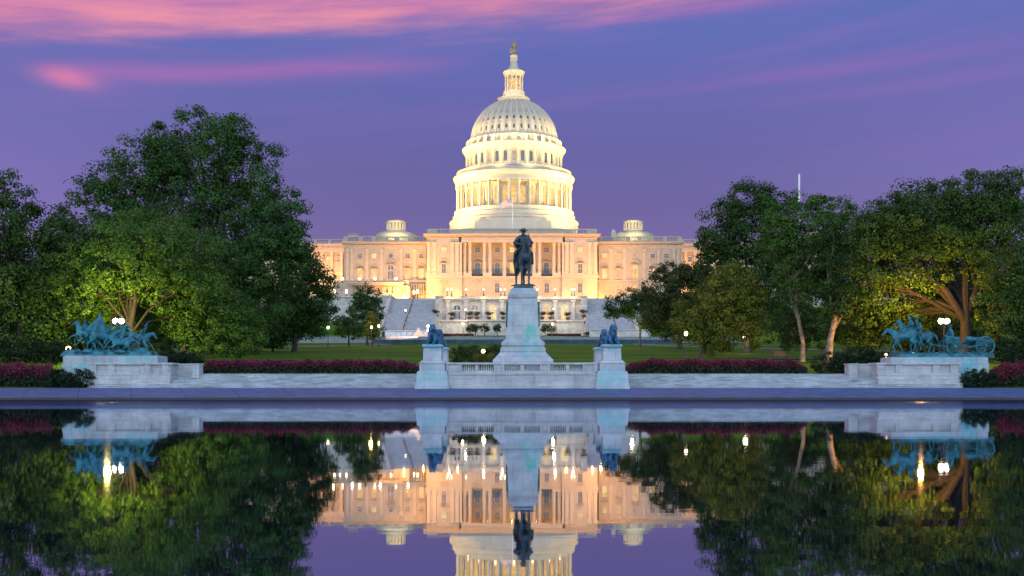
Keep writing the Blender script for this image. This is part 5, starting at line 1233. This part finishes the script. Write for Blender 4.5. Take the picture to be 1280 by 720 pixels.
def shrub(name, label, cat, boxes, d, mat, size=.13, cover=1.5, group=None, dep=1.2, base_py=None, stuff=False):
    """Low rounded shrub or hedge of lobes given in photo pixels."""
    SEED[0] += 1; rg = np.random.default_rng(SEED[0]); u = d / F
    L3 = [(X(px, d), d + (b[4] if len(b) > 4 else 0), Z(py, d), rx * u, dep, ry * u) for b in boxes for px, py, rx, ry in (b[:4],)]
    gl = gz(d); base = (L3[0][0], d, gl)
    P, N, T = lobe_leaves(L3, size, cover, rg, clump=.10, zmin=gl - .3)
    root = thing(name, base, label, cat, group)
    leaf_mesh('foliage', P, N, size, T, M[mat], root, base, SEED[0])
    m = MB()
    for (cx_, cy_, cz_, rx, ry, rz) in L3:
        for k in range(6): m.tube([(cx_ + rg.uniform(-.4, .4) * rx, cy_, gl - .1), (cx_ + rg.uniform(-.7, .7) * rx, cy_ + rg.uniform(-.4, .4) * ry, cz_ + rz * rg.uniform(0, .6))], [.04, .015], 5)
    m.build('stems', M['bark'], root)
    return root
# --- trees of the cavalry side
tree('broadleaf_tree', 'huge domed dark green tree towering highest above its neighbours', 146, [(250, 186, 62, 40), (185, 212, 48, 40), (310, 218, 46, 44), (128, 244, 34, 32), (352, 270, 32, 46), (250, 250, 72, 50), (175, 268, 55, 44), (320, 300, 50, 56), (235, 320, 80, 60), (300, 368, 66, 52), (215, 190, 34, 34), (283, 172, 36, 28), (364, 318, 24, 40), (160, 330, 56, 60), (304, 352, 34, 30)],
     [(250, 445), (249, 400), (250, 345)], 'leaf_blue', size=.36, cover=1.05, tr=.85)
tree('broadleaf_tree', 'tall mixed green tree cut by the picture edge beyond the cavalry bronze', 118, [(8, 268, 34, 46), (52, 292, 36, 40), (90, 308, 34, 40), (20, 335, 50, 50), (75, 360, 44, 46), (20, 395, 50, 44), (-40, 300, 50, 70), (-50, 390, 50, 60), (60, 405, 40, 34)],
     [(24, 455), (26, 420), (30, 370)], 'leaf_dark', size=.32, cover=1.1, tr=.5)
tree('broadleaf_tree', 'broad spreading tree lit yellow from below by the lamp over the cavalry bronze', 116, [(180, 296, 62, 30), (130, 318, 44, 38), (226, 322, 44, 40), (176, 330, 62, 32), (110, 356, 34, 34), (244, 356, 34, 36), (150, 352, 40, 26, 2), (205, 362, 40, 28, 2), (120, 392, 30, 28, 4), (175, 372, 50, 24, 4.5), (215, 395, 30, 26, 4), (150, 390, 36, 30, 5.5)],
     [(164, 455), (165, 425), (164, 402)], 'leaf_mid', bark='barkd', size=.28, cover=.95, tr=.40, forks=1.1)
tree('broadleaf_tree', 'dark tree at the edge of the building behind the highest tree', 165, [(384, 358, 30, 38), (395, 388, 24, 32), (362, 392, 34, 36), (372, 336, 26, 30), (340, 410, 30, 26)], [(368, 440), (369, 428), (370, 400)], 'leaf_dark', size=.36, cover=1.15, tr=.4)
tree('broadleaf_tree', 'low rounded leafy green tree growing down to the crimson flowers by the parapet', 120, [(272, 396, 50, 32), (244, 412, 28, 30), (300, 416, 32, 28), (276, 424, 44, 20), (255, 378, 30, 24)], [(226, 450), (228, 440), (240, 415)], 'leaf_mid', size=.26, cover=1.2, tr=.35)
tree('fir_tree', 'dark small tree between the big tree edge and the yellow fir', 232, [(436, 394, 9, 10), (432, 406, 14, 10), (438, 414, 17, 9)], [(436, 436), (436, 424), (436, 400)], 'leaf_dark', size=.36, cover=1.2, tr=.2)
tree('broadleaf_tree', 'wide dark round tree standing before the annex next to the granite stairs', 262, [(459, 372, 17, 16), (450, 384, 13, 16), (469, 386, 11, 16), (459, 398, 16, 16)], [(459, 427), (459, 418), (459, 402)], 'leaf_dark', size=.42, cover=1.15, tr=.3)
tree('fir_tree', 'small yellow lit fir tree with lamps glowing in front of it', 249, [(465, 391, 4.5, 6), (464.5, 398, 7.5, 6), (466, 405, 9, 6), (467, 413, 11.5, 6), (468, 419, 12, 5)], [(466, 427), (466, 420), (466, 392)], 'leaf_yel', size=.36, cover=1.0, tr=.16)
tree('broadleaf_tree', 'small shadowed tree on a thin trunk at the lawn edge under the big trees', 168, [(340, 416, 22, 12), (322, 412, 22, 16)], [(341, 437), (341, 430), (341, 420)], 'leaf_dark', size=.32, cover=1.1, tr=.16)
# --- trees of the cannon side
tree('broadleaf_tree', 'tall dark tree nearest the building with the dark rounded top', 158, [(932, 258, 38, 28), (905, 286, 30, 34), (952, 290, 40, 42), (912, 325, 32, 40), (950, 345, 44, 44), (930, 390, 40, 34), (968, 262, 22, 24), (890, 318, 20, 26)], [(935, 442), (936, 420), (936, 380)], 'leaf_dark', size=.36, cover=1.15, tr=.5)
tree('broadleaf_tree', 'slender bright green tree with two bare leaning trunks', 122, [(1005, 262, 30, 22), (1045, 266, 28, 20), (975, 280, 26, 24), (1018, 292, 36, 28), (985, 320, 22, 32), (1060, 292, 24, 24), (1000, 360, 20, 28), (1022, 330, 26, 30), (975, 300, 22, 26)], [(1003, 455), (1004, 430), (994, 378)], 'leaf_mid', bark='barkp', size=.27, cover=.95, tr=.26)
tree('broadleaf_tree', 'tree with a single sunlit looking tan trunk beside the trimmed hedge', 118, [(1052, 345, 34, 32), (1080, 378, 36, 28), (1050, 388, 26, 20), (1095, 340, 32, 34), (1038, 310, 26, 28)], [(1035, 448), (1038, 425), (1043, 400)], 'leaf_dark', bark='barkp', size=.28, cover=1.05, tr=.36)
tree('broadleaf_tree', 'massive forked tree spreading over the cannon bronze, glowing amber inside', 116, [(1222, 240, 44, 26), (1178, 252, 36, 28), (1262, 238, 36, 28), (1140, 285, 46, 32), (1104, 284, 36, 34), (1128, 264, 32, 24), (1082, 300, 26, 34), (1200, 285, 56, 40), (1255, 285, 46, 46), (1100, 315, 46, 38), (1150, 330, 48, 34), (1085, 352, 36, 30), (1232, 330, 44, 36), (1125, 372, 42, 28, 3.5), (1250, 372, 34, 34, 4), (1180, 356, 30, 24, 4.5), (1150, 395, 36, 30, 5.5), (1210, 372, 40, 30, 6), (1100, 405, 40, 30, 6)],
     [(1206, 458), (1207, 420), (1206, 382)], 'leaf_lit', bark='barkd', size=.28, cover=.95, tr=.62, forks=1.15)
tree('broadleaf_tree', 'dark leafy tree closing the view at the edge beyond the cannon wheels', 108, [(1268, 345, 34, 34), (1256, 382, 32, 36), (1290, 385, 36, 50), (1262, 420, 30, 28), (1300, 330, 30, 40)], [(1262, 458), (1262, 440), (1264, 410)], 'leaf_dark', size=.25, cover=1.2, tr=.3)
tree('broadleaf_tree', 'bushy yellow green tree in front, reaching down to the crimson flowers', 124, [(915, 350, 30, 20), (895, 372, 34, 24), (930, 376, 26, 26), (872, 398, 32, 28), (905, 404, 34, 28), (938, 408, 22, 28), (895, 425, 26, 18), (858, 410, 18, 20)], [(876, 455), (878, 440), (890, 410)], 'leaf_yel', size=.25, cover=1.15, tr=.22)
tree('broadleaf_tree', 'broad brownish green tree hiding the end of the pale wing', 190, [(845, 345, 30, 17), (868, 352, 26, 20), (828, 362, 26, 20), (860, 382, 34, 28), (835, 400, 28, 24), (880, 370, 24, 30)], [(850, 434), (850, 425), (850, 400)], 'leaf_brown', size=.38, cover=1.15, tr=.4)
tree('broadleaf_tree', 'small spreading dark tree on the lawn with light glowing under it', 206, [(792, 374, 24, 12), (776, 384, 20, 14), (806, 386, 28, 18), (825, 388, 22, 20), (836, 402, 22, 18), (764, 392, 10, 6)], [(800, 434), (800, 420), (801, 404)], 'leaf_dark', size=.36, cover=1.1, tr=.24)
tree('broadleaf_tree', 'shadowed brown thicket tree behind the trimmed hedge and the bronze team', 130, [(1075, 410, 40, 26), (1120, 408, 36, 28), (1000, 415, 24, 20), (1160, 420, 40, 26)], [(1090, 452), (1090, 440), (1090, 418)], 'leaf_brown', size=.28, cover=1.1, tr=.2)
tree('broadleaf_tree', 'far dark tree filling the gap behind the cannon bronze and forked trunk', 150, [(1235, 400, 50, 44), (1290, 390, 50, 60), (1190, 410, 50, 36), (1150, 300, 60, 70), (1230, 310, 60, 70), (1185, 365, 55, 40)], [(1235, 448), (1235, 435), (1235, 410)], 'leaf_dark', size=.40, cover=.9, tr=.3)
tree('broadleaf_tree', 'far dark tree filling the gap behind the cavalry bronze', 150, [(60, 390, 60, 50), (120, 400, 60, 44), (0, 390, 60, 60), (190, 410, 50, 32), (60, 330, 60, 60)], [(100, 448), (100, 435), (100, 410)], 'leaf_dark', size=.40, cover=.9, tr=.3)
tree('broadleaf_tree', 'distant tree on the slope glimpsed between the dark rounded tree and the bare twin trunks', 215, [(960, 400, 26, 26), (990, 390, 26, 36), (1025, 385, 26, 40), (1060, 380, 26, 46), (985, 340, 30, 36), (1035, 335, 32, 36)], [(985, 432), (985, 425), (985, 405)], 'leaf_dark', size=.42, cover=.9, tr=.3)
tree('broadleaf_tree', 'distant tree on the slope glimpsed under the highest tree crown', 215, [(300, 395, 30, 34), (345, 380, 26, 40), (385, 395, 22, 30), (260, 390, 30, 40), (215, 390, 30, 40)], [(320, 432), (320, 425), (320, 405)], 'leaf_dark', size=.42, cover=.9, tr=.3)
# --- hedges and shrubs
shrub('trimmed_hedge', 'dark trimmed hedge behind the low wing wall beside the bronze horse team', 'hedge', [(1040, 455, 26, 16), (1070, 452, 30, 17), (1098, 454, 22, 16)], 98, 'yew', .14, 1.3)
shrub('clipped_hedge', 'low clipped green hedge behind the balustrade beside the tall pedestal', 'hedge', [(575, 444, 14, 12), (597, 444, 14, 12.5), (620, 444, 14, 12.5)], 107, 'box', .14, 1.5, dep=.9)
shrub('boxwood_bush', 'small bush caught in the warm lamp light on the stone podium', 'bush', [(600, 448, 8, 5), (610, 448.5, 8, 5)], 100, 'leaf_yel', .13, 1.5, dep=.5)
BG = 'rounded dark bushes at the ends of the steps'
shrub('round_bush', 'low rounded dark bush in front of the cavalry pedestal', 'bush', [(76, 474, 17, 12), (97, 474, 20, 12), (66, 478, 10, 8)], 88.6, 'yew', .10, 1.7, BG, .8)
shrub('round_bush', 'low rounded dark bush at the foot of the cannon pedestal', 'bush', [(1216, 474, 14, 12), (1231, 474, 13, 12)], 88.6, 'yew', .10, 1.7, BG, .8)
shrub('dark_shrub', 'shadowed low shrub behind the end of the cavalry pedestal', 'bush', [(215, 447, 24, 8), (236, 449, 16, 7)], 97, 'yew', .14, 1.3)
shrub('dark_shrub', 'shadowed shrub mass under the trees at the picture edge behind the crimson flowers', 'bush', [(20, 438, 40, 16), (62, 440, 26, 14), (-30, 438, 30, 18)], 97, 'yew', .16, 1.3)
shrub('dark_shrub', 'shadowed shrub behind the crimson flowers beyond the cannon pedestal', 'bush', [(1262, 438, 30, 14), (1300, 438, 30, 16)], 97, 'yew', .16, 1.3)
shrub('young_sapling', 'small bright green sapling near the twin leaning trunks', 'bush', [(1026, 432, 5, 6)], 121, 'box', .16, 1.2, dep=.4)
shrub('small_conifer', 'little dark conifer standing on the lawn between the bushy tree and the trunks', 'bush', [(981, 432, 6, 9), (981, 424, 4, 6)], 150, 'leaf_blue', .24, 1.4, dep=.7)
# --- crimson flower beds
def flower_bed(label, px0, px1, top, bot, d, dep, seed, taper=0):
    rg = np.random.default_rng(seed); x0, x1 = X(px0, d), X(px1, d); zt_, zb_ = Z(top, d), gz(d) if d < 90 else Z(bot, d)
    n = int((x1 - x0) * dep * 900)
    xx = rg.uniform(x0, x1, n); yy = d + rg.uniform(-dep / 2, dep / 2, n); hv = rg.beta(2.2, 1.3, n)
    bumps = .10 * np.sin(xx * 2.1 + 1.3 * np.sin(yy * 2)) + .07 * np.sin(xx * 5.3 + yy) + rg.normal(size=n) * .05
    H = (zt_ - zb_) * (.93 + bumps)
    e = np.minimum(xx - x0, x1 - xx); H *= np.clip(.45 + e / 2.2, 0, 1)
    P = np.stack([xx, yy, zb_ + H * hv], 1); T = np.clip((hv - .52) * 1.6 + .42 + rg.normal(size=n) * .22, 0, 1)
    o = leaf_mesh('flower_bed', P, np.array([0, -.3, .4]), .17, T, M['flower'], None, (x0, d, zb_), seed, .5); o.location = (x0, d, zb_)
    return tag(o, label, 'flower bed', 'crimson flower beds', 'stuff')
flower_bed('long bed of crimson flowers between the cavalry parapet and the lion', 250, 524, 450.5, 467.5, 96, 3.2, 51)
flower_bed('long bed of crimson flowers between the lion and the leaning trunks', 782, 1004, 450, 467.5, 96, 3.2, 52)
flower_bed('crimson flower bed at the pool edge beside the cavalry pedestal', -40, 74, 455.5, 485, 90.4, 3.0, 53)
flower_bed('crimson flower bed at the pool edge beyond the cannon pedestal', 1238, 1330, 452, 485, 90.4, 3.0, 54)
# --- potted plants on the terrace ledge and clipped trees below
def potted():
    o = thing('potted_palm', (0, 0, 0), 'x', 'potted plant', 'potted plants on the terrace ledge')
    MB().lathe([(.35, 0), (.42, .1), (.62, .55), (.70, .85), (.62, .92), (.2, .9)], 0, 0, 14).build('pot', M['pot'], o, smooth=True)
    MB().tube([(0, 0, .8), (.04, 0, 1.7)], [.07, .05], 6).build('stem', M['bark'], o)
    rg = np.random.default_rng(5); P, N, T = lobe_leaves([(0, 0, 2.0, .85, .85, .40), (.1, 0, 1.75, .6, .6, .3)], .22, 1.1, rg)
    leaf_mesh('foliage', P, N, .22, T, M['leaf_brown'], o, (0, 0, 0), 5); return o
pp = potted(); zl = Z(400.6, DT - 4)
PLB = ['potted plant at the outer end of the ledge next to the granite stairs', 'potted plant in front of the first dark arch', 'pale potted plant just beyond the ledge lamp on the stair side', 'potted plant overlapping the curtained arch',
       'potted plant at the near jamb of the bright arch beside the tall pedestal', 'potted plant on bare wall between the bright arch and the tall pedestal', 'potted plant just clear of the tall pedestal, at the jamb of a yellow arch',
       'potted plant between the yellow arch and the ledge lamp', 'potted plant overlapping the last yellow arch', 'potted plant on the end of the ledge above the stepped pier']
for i, (px, lb) in enumerate(zip((544.6, 564.8, 586.6, 596.3, 611.4, 628.6, 677.8, 688.4, 709.6, 729.7), PLB)):
    d = DT - 3.4 if 553 < px < 727 else DT - 3
    place(pp, i, (X(px, d), d, (Z(401.4, DT) if px < 586 or px > 694 else Z(400.6, DT)) if 553 < px < 727 else Z(398, DT)), lb, rz=i * 1.3)
def ball_tree():
    o = thing('clipped_tree', (0, 0, 0), 'x', 'clipped tree', 'clipped round trees before the terrace')
    MB().tube([(0, 0, -.1), (.02, 0, .9), (0, 0, 1.6)], [.14, .11, .09], 8).build('trunk', M['bark'], o)
    rg = np.random.default_rng(6); P, N, T = lobe_leaves([(0, 0, 2.35, 1.15, 1.15, 1.05)], .2, 1.5, rg, clump=.1)
    leaf_mesh('crown', P, N, .2, T, M['yew'], o, (0, 0, 0), 6); return o
bt = ball_tree()
for i, (px, lb) in enumerate(((588, 'clipped round tree close beside the blank wall corner, pair member nearest the stair'), (594.2, 'clipped round tree touching its neighbour by the blank wall, inner of the pair'), (606, 'single clipped round tree below the arch between pair and the bright arch'),
        (621.5, 'single clipped round tree just clear of the tall pedestal'), (681.5, 'clipped round tree beyond the pedestal, inner of a touching pair'), (689, 'clipped round tree beyond the pedestal, outer of a touching pair near the globe lamp'))):
    place(bt, i, (X(px, 303), 303, 12.9), lb, rz=i * 1.9, sc=1.05)
for sx, a, b, lb in ((-1, 552, 592, 'thin strip of red flowers along the blank wall on the stair side'), (1, 684, 726, 'thin strip of red flowers along the blank wall beside the clipped pair')):
    rg = np.random.default_rng(70 + sx); n = 2600; P = np.stack([rg.uniform(X(a, 305), X(b, 305), n), rg.uniform(304, 306.5, n), 13.0 + rg.random(n) * .8], 1)
    o = leaf_mesh('flower_strip', P, np.array([0, -.3, .4]), .3, np.clip(rg.normal(.7, .25, n), 0, 1), M['flower'], None, (X(a, 305), 305, 13), 70 + sx); o.location = (X(a, 305), 305, 13.0); tag(o, lb, 'flower bed', 'flower strips below the terrace', 'stuff')
# --- bench by the path
o = thing('park_bench', (X(975, 131), 131, gz(131)), 'small wooden bench beside the path behind the crimson flowers', 'bench')
bx, bz = X(975, 131), gz(131)
MB().box(bx - .9, bx + .9, 130.8, 131.3, bz + .42, bz + .5).build('seat', M['wood'], o); MB().box(bx - .9, bx + .9, 131.28, 131.36, bz + .55, bz + .95).build('backrest', M['wood'], o)
for sx in (-.8, .8): MB().box(bx + sx - .05, bx + sx + .05, 130.85, 131.28, bz - .05, bz + .42).box(bx + sx - .04, bx + sx + .04, 131.22, 131.3, bz + .42, bz + .9).build('leg', M['iron'], o)
